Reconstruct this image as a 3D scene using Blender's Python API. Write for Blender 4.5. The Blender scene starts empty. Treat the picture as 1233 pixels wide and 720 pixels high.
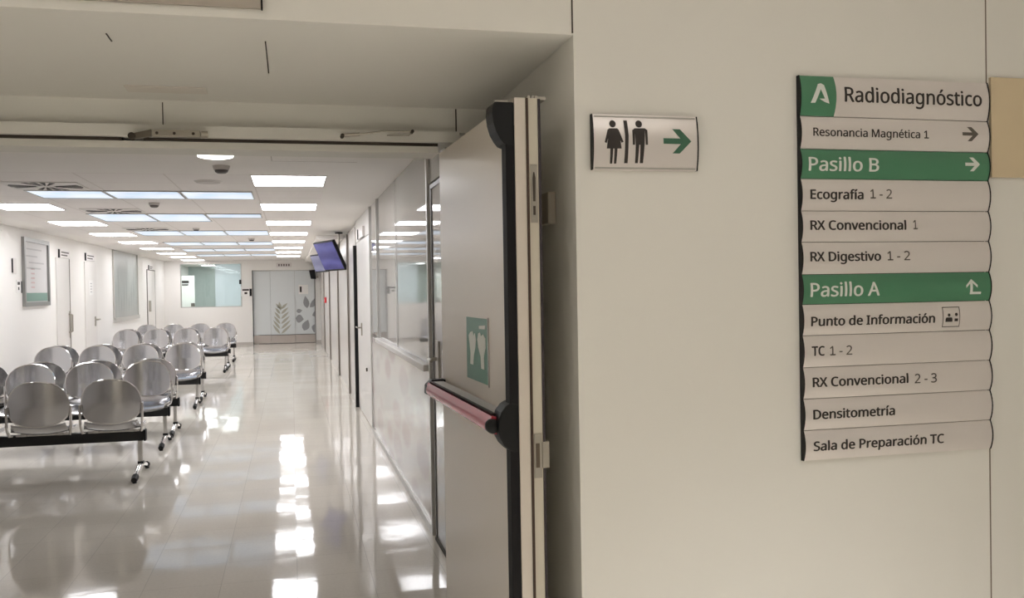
import bpy, bmesh, math, random
from mathutils import Vector, Matrix
random.seed(4)
S = bpy.context.scene
COL = S.collection
PI = math.pi

# ------------------------------------------------------------------ camera
FPX, CX, CY, EYE = 1110.0, 616.5, 360.0, 1.58
dY = Vector((351 - CX, 350 - CY, FPX)).normalized()           # corridor axis seen from the camera
sl = 0.0165
up = -Vector((sl, 1.0, -((350 - CY) + sl * (351 - CX)) / FPX)).normalized()
dX = dY.cross(up)
if dX.x < 0: dX = -dX
R3 = Matrix((dX, dY, up))
cd = bpy.data.cameras.new('camera'); cam = bpy.data.objects.new('camera', cd); COL.objects.link(cam)
r_, d_, f_ = R3 @ Vector((1, 0, 0)), R3 @ Vector((0, 1, 0)), R3 @ Vector((0, 0, 1))
M = Matrix((r_, -d_, -f_)).transposed().to_4x4(); M.translation = Vector((0, 0, EYE))
cam.matrix_world = M
cd.sensor_fit = 'HORIZONTAL'; cd.sensor_width = 36.0; cd.lens = FPX / 1233.0 * 36.0
cd.clip_start = 0.02; cd.clip_end = 100
S.camera = cam

# ------------------------------------------------------------------ world, exposure, lamp strengths
w = bpy.data.worlds.new('world'); S.world = w; w.use_nodes = True
w.node_tree.nodes['Background'].inputs[0].default_value = (1, .95, .9, 1)
w.node_tree.nodes['Background'].inputs[1].default_value = 0.05
vs = S.view_settings
vs.view_transform = 'Standard'; vs.look = 'None'; vs.exposure = 0.0; vs.gamma = 1.0
vs.use_curve_mapping = False
PANEL_W = 13.5          # white ceiling panels of the corridor
SKY_W = 1.0            # bluish luminous panes
LOBBY_W = 22.5         # watts of each lobby ceiling panel behind the camera

def ray(x, y): return R3 @ Vector((x - CX, y - CY, FPX))
def atY(x, y, Y): d = ray(x, y); t = Y / d.y; return Vector((d.x * t, Y, EYE + d.z * t))
def atX(x, y, X): d = ray(x, y); t = X / d.x; return Vector((X, d.y * t, EYE + d.z * t))

# ------------------------------------------------------------------ materials
def lin(c): return tuple((v / 255 / 12.92 if v / 255 <= .04045 else ((v / 255 + .055) / 1.055) ** 2.4) for v in c)
MATS = {}
def mat(name, rgb, rough=.5, metal=0., emit=0., spec=.5, noise=0., nscale=8., bump=0., coat=0.):
    if name in MATS: return MATS[name]
    m = bpy.data.materials.new(name); m.use_nodes = True
    nt = m.node_tree; b = nt.nodes['Principled BSDF']
    c = lin(rgb) + (1,)
    b.inputs['Base Color'].default_value = c
    b.inputs['Roughness'].default_value = rough
    b.inputs['Metallic'].default_value = metal
    b.inputs['Specular IOR Level'].default_value = spec
    b.inputs['Coat Weight'].default_value = coat
    if emit:
        b.inputs['Emission Color'].default_value = c
        b.inputs['Emission Strength'].default_value = emit
    if noise or bump:
        tc = nt.nodes.new('ShaderNodeTexCoord')
        n = nt.nodes.new('ShaderNodeTexNoise'); n.inputs['Scale'].default_value = nscale; n.inputs['Detail'].default_value = 4
        nt.links.new(tc.outputs['Object'], n.inputs['Vector'])
        if noise:
            mx = nt.nodes.new('ShaderNodeMix'); mx.data_type = 'RGBA'
            mx.inputs[6].default_value = tuple(v * (1 - noise) for v in c[:3]) + (1,)
            mx.inputs[7].default_value = tuple(min(1, v * (1 + noise)) for v in c[:3]) + (1,)
            nt.links.new(n.outputs['Fac'], mx.inputs[0]); nt.links.new(mx.outputs[2], b.inputs['Base Color'])
        if bump:
            bp = nt.nodes.new('ShaderNodeBump'); bp.inputs['Strength'].default_value = bump; bp.inputs['Distance'].default_value = .01
            nt.links.new(n.outputs['Fac'], bp.inputs['Height']); nt.links.new(bp.outputs[0], b.inputs['Normal'])
    MATS[name] = m
    return m

def floor_mat():
    m = bpy.data.materials.new('polished_terrazzo'); m.use_nodes = True
    nt = m.node_tree; N = nt.nodes.new; L = nt.links.new
    b = nt.nodes['Principled BSDF']
    tc = N('ShaderNodeTexCoord')
    T = .40
    # speckle
    n1 = N('ShaderNodeTexNoise'); n1.inputs['Scale'].default_value = 60; n1.inputs['Detail'].default_value = 6
    L(tc.outputs['Object'], n1.inputs['Vector'])
    n2 = N('ShaderNodeTexNoise'); n2.inputs['Scale'].default_value = .9; n2.inputs['Detail'].default_value = 5
    L(tc.outputs['Object'], n2.inputs['Vector'])
    sc = N('ShaderNodeVectorMath'); sc.operation = 'SCALE'; sc.inputs['Scale'].default_value = 1 / T
    L(tc.outputs['Object'], sc.inputs[0])
    fl = N('ShaderNodeVectorMath'); fl.operation = 'FLOOR'; L(sc.outputs[0], fl.inputs[0])
    wn = N('ShaderNodeTexWhiteNoise'); wn.noise_dimensions = '3D'; L(fl.outputs[0], wn.inputs['Vector'])
    add = N('ShaderNodeMath'); add.operation = 'ADD'
    L(n1.outputs['Fac'], add.inputs[0]); L(n2.outputs['Fac'], add.inputs[1])
    ad2 = N('ShaderNodeMath'); ad2.operation = 'MULTIPLY_ADD'; ad2.inputs[1].default_value = .25
    L(wn.outputs['Value'], ad2.inputs[0]); L(add.outputs[0], ad2.inputs[2])
    cr = N('ShaderNodeValToRGB')
    cr.color_ramp.elements[0].position = .75; cr.color_ramp.elements[0].color = lin((215, 208, 196)) + (1,)
    cr.color_ramp.elements[1].position = 1.45; cr.color_ramp.elements[1].color = lin((229, 223, 212)) + (1,)
    mr = N('ShaderNodeMapRange'); mr.inputs[1].default_value = .7; mr.inputs[2].default_value = 1.55
    L(ad2.outputs[0], mr.inputs[0])
    cr.color_ramp.elements[0].position = 0; cr.color_ramp.elements[1].position = 1
    L(mr.outputs[0], cr.inputs[0])
    # joints
    fr = N('ShaderNodeVectorMath'); fr.operation = 'FRACTION'; L(sc.outputs[0], fr.inputs[0])
    sp = N('ShaderNodeSeparateXYZ'); L(fr.outputs[0], sp.inputs[0])
    mn = N('ShaderNodeMath'); mn.operation = 'MINIMUM'; L(sp.outputs[0], mn.inputs[0]); L(sp.outputs[1], mn.inputs[1])
    lt = N('ShaderNodeMath'); lt.operation = 'LESS_THAN'; lt.inputs[1].default_value = .008; L(mn.outputs[0], lt.inputs[0])
    mx = N('ShaderNodeMix'); mx.data_type = 'RGBA'; mx.inputs[7].default_value = lin((196, 190, 180)) + (1,)
    L(lt.outputs[0], mx.inputs[0]); L(cr.outputs[0], mx.inputs[6]); L(mx.outputs[2], b.inputs['Base Color'])
    # every tile tilts a hair its own way, and its face is slightly wavy
    sb = N('ShaderNodeVectorMath'); sb.operation = 'SUBTRACT'; sb.inputs[1].default_value = (.5, .5, .5); L(wn.outputs['Color'], sb.inputs[0])
    ml = N('ShaderNodeVectorMath'); ml.operation = 'MULTIPLY'; ml.inputs[1].default_value = (.010, .010, 0); L(sb.outputs[0], ml.inputs[0])
    n3 = N('ShaderNodeTexNoise'); n3.inputs['Scale'].default_value = 5; n3.inputs['Detail'].default_value = 2
    L(tc.outputs['Object'], n3.inputs['Vector'])
    bp = N('ShaderNodeBump'); bp.inputs['Strength'].default_value = .06; bp.inputs['Distance'].default_value = .01
    L(n3.outputs['Fac'], bp.inputs['Height'])
    ad = N('ShaderNodeVectorMath'); ad.operation = 'ADD'; L(bp.outputs[0], ad.inputs[0]); L(ml.outputs[0], ad.inputs[1])
    nm = N('ShaderNodeVectorMath'); nm.operation = 'NORMALIZE'; L(ad.outputs[0], nm.inputs[0])
    L(nm.outputs[0], b.inputs['Normal'])
    b.inputs['Roughness'].default_value = .06
    b.inputs['Specular IOR Level'].default_value = .32
    return m

def ceiling_mat():
    m = mat('ceiling_board', (244, 240, 236), .75)
    return m

def tile_ceiling_mat():
    m = bpy.data.materials.new('ceiling_tiles'); m.use_nodes = True
    nt = m.node_tree; N = nt.nodes.new; L = nt.links.new; b = nt.nodes['Principled BSDF']
    tc = N('ShaderNodeTexCoord')
    mp = N('ShaderNodeMapping'); mp.inputs['Location'].default_value = (.303, -7.57, 0)
    L(tc.outputs['Object'], mp.inputs['Vector'])
    sc = N('ShaderNodeVectorMath'); sc.operation = 'MULTIPLY'; sc.inputs[1].default_value = (1 / .65, 1 / .614, 1); L(mp.outputs[0], sc.inputs[0])
    fr = N('ShaderNodeVectorMath'); fr.operation = 'FRACTION'; L(sc.outputs[0], fr.inputs[0])
    sp = N('ShaderNodeSeparateXYZ'); L(fr.outputs[0], sp.inputs[0])
    mn = N('ShaderNodeMath'); mn.operation = 'MINIMUM'; L(sp.outputs[0], mn.inputs[0]); L(sp.outputs[1], mn.inputs[1])
    lt = N('ShaderNodeMath'); lt.operation = 'LESS_THAN'; lt.inputs[1].default_value = .02; L(mn.outputs[0], lt.inputs[0])
    mx = N('ShaderNodeMix'); mx.data_type = 'RGBA'
    mx.inputs[6].default_value = lin((243, 238, 235)) + (1,); mx.inputs[7].default_value = lin((226, 220, 215)) + (1,)
    L(lt.outputs[0], mx.inputs[0]); L(mx.outputs[2], b.inputs['Base Color'])
    b.inputs['Roughness'].default_value = .8
    return m

def glass_mat():
    m = bpy.data.materials.new('clear_glass'); m.use_nodes = True
    nt = m.node_tree; N = nt.nodes.new; L = nt.links.new
    for n in list(nt.nodes): nt.nodes.remove(n)
    o = N('ShaderNodeOutputMaterial'); t = N('ShaderNodeBsdfTransparent'); g = N('ShaderNodeBsdfGlossy'); f = N('ShaderNodeFresnel'); mx = N('ShaderNodeMixShader')
    t.inputs[0].default_value = (.88, .92, .905, 1); g.inputs['Roughness'].default_value = .02; f.inputs['IOR'].default_value = 1.5
    L(f.outputs[0], mx.inputs[0]); L(t.outputs[0], mx.inputs[1]); L(g.outputs[0], mx.inputs[2]); L(mx.outputs[0], o.inputs[0])
    return m

def leaf_panel_mat():
    m = bpy.data.materials.new('white_panel_with_leaf_print'); m.use_nodes = True
    nt = m.node_tree; N = nt.nodes.new; L = nt.links.new; b = nt.nodes['Principled BSDF']
    tc = N('ShaderNodeTexCoord'); mp = N('ShaderNodeMapping'); mp.inputs['Scale'].default_value = (1, .75, 2.0); mp.inputs['Rotation'].default_value = (.25, 0, 0)
    L(tc.outputs['Object'], mp.inputs['Vector'])
    v = N('ShaderNodeTexVoronoi'); v.inputs['Scale'].default_value = 1.7; L(mp.outputs[0], v.inputs['Vector'])
    cr = N('ShaderNodeValToRGB'); e = cr.color_ramp.elements
    e[0].position = .34; e[0].color = (1, 1, 1, 1); e[1].position = .50; e[1].color = (0, 0, 0, 1)
    L(v.outputs['Distance'], cr.inputs[0])
    sp = N('ShaderNodeSeparateColor'); L(v.outputs['Color'], sp.inputs[0])
    c2 = N('ShaderNodeValToRGB'); c2.color_ramp.elements[0].color = lin((202, 180, 182)) + (1,); c2.color_ramp.elements[1].color = lin((205, 200, 200)) + (1,)
    L(sp.outputs[0], c2.inputs[0])
    mx = N('ShaderNodeMix'); mx.data_type = 'RGBA'; mx.inputs[6].default_value = lin((226, 221, 218)) + (1,)
    L(cr.outputs[0], mx.inputs[0]); L(c2.outputs[0], mx.inputs[7]); L(mx.outputs[2], b.inputs['Base Color'])
    b.inputs['Roughness'].default_value = .12
    return m

def sky_pane_mat():
    m = bpy.data.materials.new('luminous_blue_pane'); m.use_nodes = True
    nt = m.node_tree; N = nt.nodes.new; L = nt.links.new; b = nt.nodes['Principled BSDF']
    tc = N('ShaderNodeTexCoord'); n = N('ShaderNodeTexNoise'); n.inputs['Scale'].default_value = 1.6
    L(tc.outputs['Object'], n.inputs['Vector'])
    cr = N('ShaderNodeValToRGB'); e = cr.color_ramp.elements
    e[0].position = .38; e[0].color = lin((188, 208, 232)) + (1,); e[1].position = .62; e[1].color = lin((232, 240, 248)) + (1,)
    L(n.outputs['Fac'], cr.inputs[0]); L(cr.outputs[0], b.inputs['Emission Color'])
    b.inputs['Emission Strength'].default_value = SKY_W; b.inputs['Base Color'].default_value = (.05, .05, .06, 1); b.inputs['Roughness'].default_value = .3
    return m

def screen_mat(name, c1, c2):
    m = bpy.data.materials.new(name); m.use_nodes = True
    nt = m.node_tree; N = nt.nodes.new; L = nt.links.new; b = nt.nodes['Principled BSDF']
    tc = N('ShaderNodeTexCoord'); v = N('ShaderNodeTexWave'); v.inputs['Scale'].default_value = 1.3; v.inputs['Distortion'].default_value = 5; v.wave_type = 'RINGS'
    L(tc.outputs['Object'], v.inputs['Vector'])
    cr = N('ShaderNodeValToRGB'); cr.color_ramp.elements[0].color = lin(c1) + (1,); cr.color_ramp.elements[1].color = lin(c2) + (1,)
    L(v.outputs['Fac'], cr.inputs[0]); L(cr.outputs[0], b.inputs['Emission Color'])
    b.inputs['Emission Strength'].default_value = .62; b.inputs['Base Color'].default_value = (.02, .02, .03, 1); b.inputs['Roughness'].default_value = .25
    return m

WALL = mat('warm_white_paint', (229, 227, 221), .55, noise=.012, nscale=3)
CWALL = mat('corridor_white_paint', (240, 237, 233), .5)
BOARD = ceiling_mat()
TILES = tile_ceiling_mat()
FLOOR = floor_mat()
DARK = mat('dark_joint', (58, 50, 42), .7)
BLACK = mat('black_plastic', (17, 18, 20), .5, spec=.3)
BLACKM = mat('black_beam_paint', (22, 22, 23), .4)
GASKET = mat('dark_gasket', (52, 44, 50), .6)
CHROME = mat('brushed_steel_sheet', (205, 205, 208), .2, 1.0, bump=.02, nscale=3)
POLISH = mat('polished_steel_tube', (215, 213, 212), .12, 1.0)
ALU = mat('anodised_aluminium', (188, 186, 182), .35, .8)
SILVER = mat('silver_sign_sheet', (224, 218, 215), .30, .28)
GREEN = mat('green_sign_sheet', (78, 132, 101), .3, .05)
INK = mat('dark_sign_ink', (50, 44, 42), .6)
INK2 = mat('grey_sign_ink', (92, 86, 80), .6)
WHITEINK = mat('pale_sign_ink', (222, 226, 220), .5)
GREENINK = mat('green_sign_ink', (60, 104, 82), .6)
LEAF = mat('door_leaf_laminate', (214, 205, 194), .28, coat=.0)
EDGE = mat('door_edge_paint', (205, 198, 182), .5)
RED = mat('red_bar_plastic', (176, 62, 76), .25)
STEEL = mat('dull_steel', (170, 165, 155), .4, .8)
PAPER = mat('white_paper', (240, 238, 235), .6)
GLASS = glass_mat()
FROST = mat('frosted_glass_film', (222, 226, 227), .18)
GREYGL = mat('grey_backed_glass', (180, 178, 174), .03, spec=.9)
LAMP = mat('lamp_diffuser', (252, 252, 255), .5, emit=PANEL_W)
LOBBYL = mat('lobby_lamp_diffuser', (255, 251, 247), .5, emit=3.5)
DOWN = mat('downlight_diffuser', (255, 250, 240), .5, emit=7.0)
WOODP = mat('pale_wood_laminate', (214, 196, 164), .5, noise=.05, nscale=4)
WHITEM = mat('white_plastic', (226, 222, 217), .45)
BLIND = mat('grey_roller_blind', (168, 170, 166), .35, noise=.1, nscale=3)

# ------------------------------------------------------------------ mesh helpers
class MB:
    def __init__(s): s.v = []; s.f = []
    def add(s, vs, fs):
        o = len(s.v); s.v += [tuple(p) for p in vs]; s.f += [tuple(i + o for i in f) for f in fs]; return s
    def box(s, x0, x1, y0, y1, z0, z1):
        v = [(x, y, z) for z in (z0, z1) for y in (y0, y1) for x in (x0, x1)]
        return s.add(v, [(0, 2, 3, 1), (4, 5, 7, 6), (0, 1, 5, 4), (2, 6, 7, 3), (0, 4, 6, 2), (1, 3, 7, 5)])
    def prism(s, poly, fn, a0, a1):
        n = len(poly)
        v = [fn(p[0], p[1], a0) for p in poly] + [fn(p[0], p[1], a1) for p in poly]
        f = [tuple(range(n - 1, -1, -1)), tuple(range(n, 2 * n))] + [(i, (i + 1) % n, n + (i + 1) % n, n + i) for i in range(n)]
        return s.add(v, f)
    def tube(s, pts, r, n=8, caps=True):
        pts = [Vector(p) for p in pts]; rs = r if isinstance(r, (list, tuple)) else [r] * len(pts)
        ring = []; prev = None
        for i, p in enumerate(pts):
            t = (pts[min(i + 1, len(pts) - 1)] - pts[max(i - 1, 0)]).normalized()
            if prev is None:
                a = Vector((0, 0, 1)) if abs(t.z) < .9 else Vector((1, 0, 0))
                u = t.cross(a).normalized()
            else:
                u = (prev - t * prev.dot(t)).normalized()
            prev = u; wv = t.cross(u)
            ring.append([p + (u * math.cos(2 * PI * k / n) + wv * math.sin(2 * PI * k / n)) * rs[i] for k in range(n)])
        v = [q for rg in ring for q in rg]; f = []
        for i in range(len(pts) - 1):
            for k in range(n):
                f.append((i * n + k, i * n + (k + 1) % n, (i + 1) * n + (k + 1) % n, (i + 1) * n + k))
        if caps:
            f.append(tuple(range(n - 1, -1, -1))); f.append(tuple((len(pts) - 1) * n + k for k in range(n)))
        return s.add(v, f)
    def lathe(s, prof, c, axis='z', n=20):
        v = []; f = []
        for r, h in prof:
            for k in range(n):
                a = 2 * PI * k / n
                x, y = r * math.cos(a), r * math.sin(a)
                v.append((c[0] + x, c[1] + y, c[2] + h) if axis == 'z' else (c[0] + x, c[1] + h, c[2] + y) if axis == 'y' else (c[0] + h, c[1] + x, c[2] + y))
        m = len(prof)
        for i in range(m - 1):
            for k in range(n): f.append((i * n + k, i * n + (k + 1) % n, (i + 1) * n + (k + 1) % n, (i + 1) * n + k))
        f.append(tuple(range(n - 1, -1, -1))); f.append(tuple((m - 1) * n + k for k in range(n)))
        return s.add(v, f)
    def build(s, name, m, parent=None, smooth=False, bevel=0., kind=None, loc=None, label=None):
        me = bpy.data.meshes.new(name); me.from_pydata(s.v, [], s.f)
        import bmesh
        bm = bmesh.new(); bm.from_mesh(me); bmesh.ops.recalc_face_normals(bm, faces=bm.faces); bm.to_mesh(me); bm.free()
        me.materials.append(m)
        o = bpy.data.objects.new(name, me); COL.objects.link(o)
        if parent: o.parent = parent
        if loc: o.location = loc
        if smooth:
            for p in me.polygons: p.use_smooth = True
            try: me.set_sharp_from_angle(angle=math.radians(40))
            except Exception: pass
        if bevel:
            b = o.modifiers.new('bevel', 'BEVEL'); b.width = bevel; b.segments = 2; b.limit_method = 'ANGLE'
        if kind: o['kind'] = kind
        if label: o['label'] = label
        return o

def thing(name, label, cat, loc=(0, 0, 0), rz=0., group=None):
    o = bpy.data.objects.new(name, None); COL.objects.link(o); o.location = loc; o.rotation_euler.z = rz
    o.empty_display_size = .1
    o['label'] = label; o['category'] = cat
    if group: o['group'] = group
    return o
def tag(o, label, cat, group=None):
    o['label'] = label; o['category'] = cat
    if group: o['group'] = group
    return o
def dup(root, loc, rz=None, label=None, group=None):
    r = root.copy(); COL.objects.link(r); r.location = loc
    if rz is not None: r.rotation_euler.z = rz
    if label: r['label'] = label
    if group: r['group'] = group
    for ch in list(root.children):
        c = ch.copy(); COL.objects.link(c); c.parent = r
        for g in list(ch.children):
            d = g.copy(); COL.objects.link(d); d.parent = c
    return r
def struct(name, mb, m, **k):
    return mb.build(name, m, kind='structure', **k)
def plane_XZ(x, z, a): return (x, a, z)
def plane_YZ(y, z, a): return (a, y, z)
def plane_XY(x, y, a): return (x, y, a)

# ------------------------------------------------------------------ setting
XL, XR, YF, YB, YE, ZC = -3.6, 0.85, 2.30, 3.32, 28.5, 2.5
JX, ZS, ZH = 0.725, 2.233, 2.083            # jamb face, soffit height, header underside
struct('floor', MB().box(-5, 6, -4, 36, -.1, 0), FLOOR)
# lobby wall that carries the signs, with the deep door recess
wf = MB()
wf.box(JX, 4.0, YF, 3.5, 0, 2.85)
wf.box(-4.0, -1.75, YF, 3.5, 0, 2.85)
wf.box(-1.75, JX, YF, YB, ZS, 2.85)
struct('wall_front', wf, WALL)
hd = MB().box(-1.75, JX, YB, 3.5, 2.145, 2.85)
struct('wall_header', hd, WALL)
struct('wall_lobby_left', MB().box(-4.2, -4.0, -4, YF, 0, 2.85), WALL)
struct('wall_lobby_right', MB().box(4.0, 4.2, -4, YF, 0, 2.85), WALL)
struct('wall_lobby_back', MB().box(-4.2, 4.2, -4.2, -4, 0, 2.85), WALL)
struct('ceiling_lobby', MB().box(-4.2, 4.2, -4.2, YF, 2.85, 2.95), BOARD)
# door frame: head and right jamb
struct('trim_1', MB().box(-1.75, .60, YB - .035, 3.47, 2.104, 2.143), WALL)
struct('trim_2', MB().box(-1.75, -.545, YB - .01, 3.45, 2.094, 2.104).box(-.475, .525, YB - .01, 3.45, 2.094, 2.104), DARK)
struct('trim_3', MB().box(-1.75, .527, YB + .0, 3.47, 2.070, 2.094), WALL)
struct('trim_4', MB().box(.565, .60, 3.40, 3.50, 0, 2.145), ALU)
struct('trim_5', MB().box(.60, JX, 3.36, 3.5, 0, 2.145), WALL)
# corridor shell
struct('ceiling', MB().box(XL - .2, 1.1, 3.5, 7.56, ZC, ZC + .1).box(.31, 1.1, 7.56, YE + 7, ZC, ZC + .1).box(XL - .2, -3.25, 7.56, YE + 7, ZC, ZC + .1), BOARD)
struct('ceiling_tiled', MB().box(-3.25, .31, 7.56, YE + 7, ZC, ZC + .1), TILES)
struct('wall_left', MB().box(XL - .2, XL, 3.5, YE + 7, 0, ZC), CWALL)
struct('wall_right', MB().box(XR + .05, XR + .25, 3.5, YE, 0, ZC), CWALL)
struct('wall_near_corridor', MB().box(XL, -1.75, 3.5, 3.6, 0, ZC).box(-1.75, 1.05, 3.5, 3.55, 2.145, ZC), CWALL)
far = MB()
WX0, WX1, WZ0, WZ1 = -3.165, -1.435, 1.13, 2.405
DX0, DX1, DZ1 = -1.135, .70, 2.205
far.box(XL, WX0, YE, YE + .15, 0, ZC); far.box(WX0, WX1, YE, YE + .15, 0, WZ0); far.box(WX0, WX1, YE, YE + .15, WZ1, ZC)
far.box(WX1, DX0, YE, YE + .15, 0, ZC); far.box(DX0, DX1, YE, YE + .15, DZ1, ZC); far.box(DX1, XR + .05, YE, YE + .15, 0, ZC)
struct('wall_far', far, CWALL)
struct('baseboard_far', MB().box(XL, DX0, YE - .012, YE, 0, .07).box(DX1, XR, YE - .012, YE, 0, .07), mat('skirting_grey', (196, 190, 184), .4))
struct('baseboard_left', MB().box(XL, XL + .012, 3.6, YE - .02, 0, .07), mat('skirting_grey', (196, 190, 184), .4))
# room seen through the far window
RM = mat('greenish_wall_paint', (196, 208, 205), .6)
struct('wall_inner_room', MB().box(XL, -1.3, 35, 35.1, 0, ZC).box(-1.3, -1.2, YE + .15, 35.1, 0, ZC), RM)
struct('trim_6', MB().box(-2.33, -1.32, 30.4, 30.46, 0, ZC), mat('bluish_screen', (206, 212, 218), .3, noise=.08, nscale=2))

# grooves between wall panels, cracks on the soffit and header seams
struct('trim_7', MB().box(JX - .0045, JX - .0005, YF - .0015, YF + .02, ZS + .004, 2.85), DARK)
struct('trim_8', MB().box(1.981, 1.9845, YF - .0012, YF + .02, 0, 2.85), mat('panel_joint', (120, 108, 96), .7))
p = atY(549, 140, YB - .002)
struct('trim_9', MB().box(p.x - .002, p.x + .002, YB - .003, YB, 2.15, ZS - .002), DARK)
p = atY(196, 140, YB - .002)
struct('trim_10', MB().box(p.x - .0015, p.x + .0015, YB - .003, YB, 2.15, 2.225), DARK)
struct('trim_11', MB().box(-.0555, -.0525, 2.50, 2.86, ZS - .0015, ZS + .01), DARK)
struct('trim_12', MB().box(-.4415, -.438, 2.49, 2.565, ZS - .0015, ZS + .01), DARK)
tag(MB().box(-.50, -.255, 3.095, 3.185, ZS - .004, ZS).build('cover_plate', mat('cover_plate_paint', (224, 218, 210), .5), bevel=.002),
    'flat painted cover plate on the soffit in front of the door head', 'cover plate')

# ------------------------------------------------------------------ ceiling lights
lightbase = None
def light_panel(cx, cy, label, gx):
    global lightbase
    if lightbase is None:
        t = thing('ceiling_light', label, 'light', (cx, cy, ZC), 0, gx)
        W, Lh = .30, .375
        fr = MB(); e = .012
        fr.box(-W, W, -Lh, -Lh + e, -.006, 0).box(-W, W, Lh - e, Lh, -.006, 0).box(-W, -W + e, -Lh + e, Lh - e, -.006, 0).box(W - e, W, -Lh + e, Lh - e, -.006, 0)
        fr.build('frame', WHITEM, t)
        MB().box(-W + e, W - e, -Lh + e, Lh - e, -.005, -.001).build('diffuser', LAMP, t)
        lightbase = t; return t
    return dup(lightbase, (cx, cy, ZC), None, label, gx)
ordn = ['nearest', 'second', 'third', 'fourth', 'fifth', 'sixth', 'seventh', 'farthest']
for k in range(8):
    light_panel(-.003 - .008 * k, 7.945 + 2.455 * k, ordn[k] + ' white square light panel of the right-hand row above the walkway', 'light panels above the walkway')
for k in range(1, 9):
    light_panel(-2.655 - .008 * k, 8.05 + 2.455 * k, ordn[k - 1] + ' white square light panel of the row above the benches', 'light panels above the benches')
light_panel(-2.72, 31.3, 'white light panel seen through the far window, nearer of two', 'light panels behind the far window')
light_panel(-2.72, 33.7, 'white light panel seen through the far window, farther of two', 'light panels behind the far window')

light_panel(-1.95, 29.25, 'unseen fill light panel added behind the far window wall, right one', 'light panels behind the far window')  # out of view, added to brighten the room behind the window
light_panel(-2.9, 29.25, 'unseen fill light panel added behind the far window wall, right one', 'light panels behind the far window')  # second added fill panel, also hidden by the wall above the window
SKYM = sky_pane_mat()
skyb = {}
def sky_row(y0, L3, which, xs):
    for i, (x0, x1, ln) in enumerate(xs):
        key = (round(x1 - x0, 3), ln)
        lab = ['left', 'middle', 'right'][i] + ' bluish luminous ceiling pane of the ' + which + ' row'
        if key not in skyb:
            t = thing('ceiling_light_pane', lab, 'light pane', ((x0 + x1) / 2, y0, ZC), 0, 'bluish luminous panes in the ceiling')
            w2 = (x1 - x0) / 2
            MB().box(-w2 + .012, w2 - .012, .012, ln - .012, -.006, -.002).build('pane', SKYM, t)
            f = MB(); f.box(-w2, -w2 + .012, 0, ln, -.010, 0).box(w2 - .012, w2, 0, ln, -.010, 0).box(-w2 + .012, w2 - .012, 0, .012, -.010, 0).box(-w2 + .012, w2 - .012, ln - .012, ln, -.010, 0)
            f.build('frame', ALU, t); skyb[key] = t
        else: dup(skyb[key], ((x0 + x1) / 2, y0, ZC), None, lab)
A = [(-2.26, -1.625), (-1.615, -.98), (-.97, -.335)]
sky_row(8.83, .7, 'nearest', [a + (.68,) for a in A])
sky_row(11.35, .7, 'second', [A[0] + (1.17,), A[1] + (1.17,), A[2] + (.55,)])
for y, nme in ((14.48, 'third'), (17.75, 'fourth'), (20.55, 'fifth'), (23.6, 'farthest')):
    sky_row(y, .7, nme, [a + (1.1,) for a in A])

# swirl air diffusers in front of the luminous panes
def swirl(cx, cy, label):
    t = thing('air_diffuser', label, 'air vent', (cx, cy, ZC), 0, 'swirl air diffusers in the ceiling')
    MB().box(-.30, .30, -.30, .30, -.006, 0).build('plate', WHITEM, t)
    sl_ = MB()
    for k in range(24):
        a = 2 * PI * (k + .5) / 24
        if k % 6 in (2, 3) and False: continue
        if abs((math.degrees(a) - 45) % 90) < 9 or abs((math.degrees(a) - 45) % 90) > 81: continue
        c, s = math.cos(a), math.sin(a)
        r0, r1 = .075, .285
        pts = [(r0 * c - .006 * s, r0 * s + .006 * c), (r0 * c + .006 * s, r0 * s - .006 * c), (r1 * c + .022 * s, r1 * s - .022 * c), (r1 * c - .022 * s, r1 * s + .022 * c)]
        sl_.prism(pts, plane_XY, -.0075, -.0062)
    sl_.build('slots', mat('slot_shadow', (44, 40, 38), .7), t)
    return t
sw = swirl(-2.0, 8.5, 'square swirl air diffuser in front of the nearest luminous row')
dup(sw, (-1.90, 11.0, ZC), None, 'square swirl air diffuser in front of the second luminous row')
dup(sw, (-2.0, 14.15, ZC), None, 'square swirl air diffuser in front of the third luminous row')

# round downlight, detectors, small vents
t = thing('downlight', 'round white downlight nearest the doorway', 'light', (-.472, 6.39, ZC))
MB().lathe([(.118, -.008), (.135, 0)], (0, 0, 0), n=32).build('rim', WHITEM, t)
MB().lathe([(.085, -.034), (.112, -.028), (.118, -.009)], (0, 0, 0), n=32).build('diffuser', DOWN, t)
def detector(x, y, label, sc=1.):
    t = thing('smoke_detector', label, 'detector', (x, y, ZC), 0, 'detectors on the ceiling')
    MB().lathe([(.055 * sc, -.03 * sc), (.062 * sc, 0)], (0, 0, 0), n=20).build('base', mat('grey_plastic', (206, 200, 195), .5), t, True)
    MB().lathe([(.03 * sc, -.055 * sc), (.045 * sc, -.045 * sc), (.048 * sc, -.031 * sc)], (0, 0, 0), n=20).build('sensor', mat('dark_grey_plastic', (96, 90, 88), .5), t, True)
detector(-.481, 7.05, 'largest ceiling smoke detector, just beyond the downlight')
detector(-1.345, 10.0, 'ceiling smoke detector between the first two luminous rows', .9)
detector(-1.31, 13.9, 'small ceiling smoke detector before the third luminous row', .8)
detector(-.656, 16.6, 'far ceiling smoke detector past the third luminous row', .9)
t = thing('ceiling_speaker', 'shallow round ceiling speaker beside the nearest right light panel', 'speaker', (-.655, 8.03, ZC))
MB().lathe([(.10, -.012), (.115, 0)], (0, 0, 0), n=24).build('rim', WHITEM, t)
MB().lathe([(.094, -.016), (.096, -.0125)], (0, 0, 0), n=24).build('grille', mat('grey_plastic', (206, 200, 195), .5), t)
struct('trim_13', MB().box(.42, XR + .04, 15.7, YE, ZC - .07, ZC - .002), BOARD)
p = atY(340, 187, 5)
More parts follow.
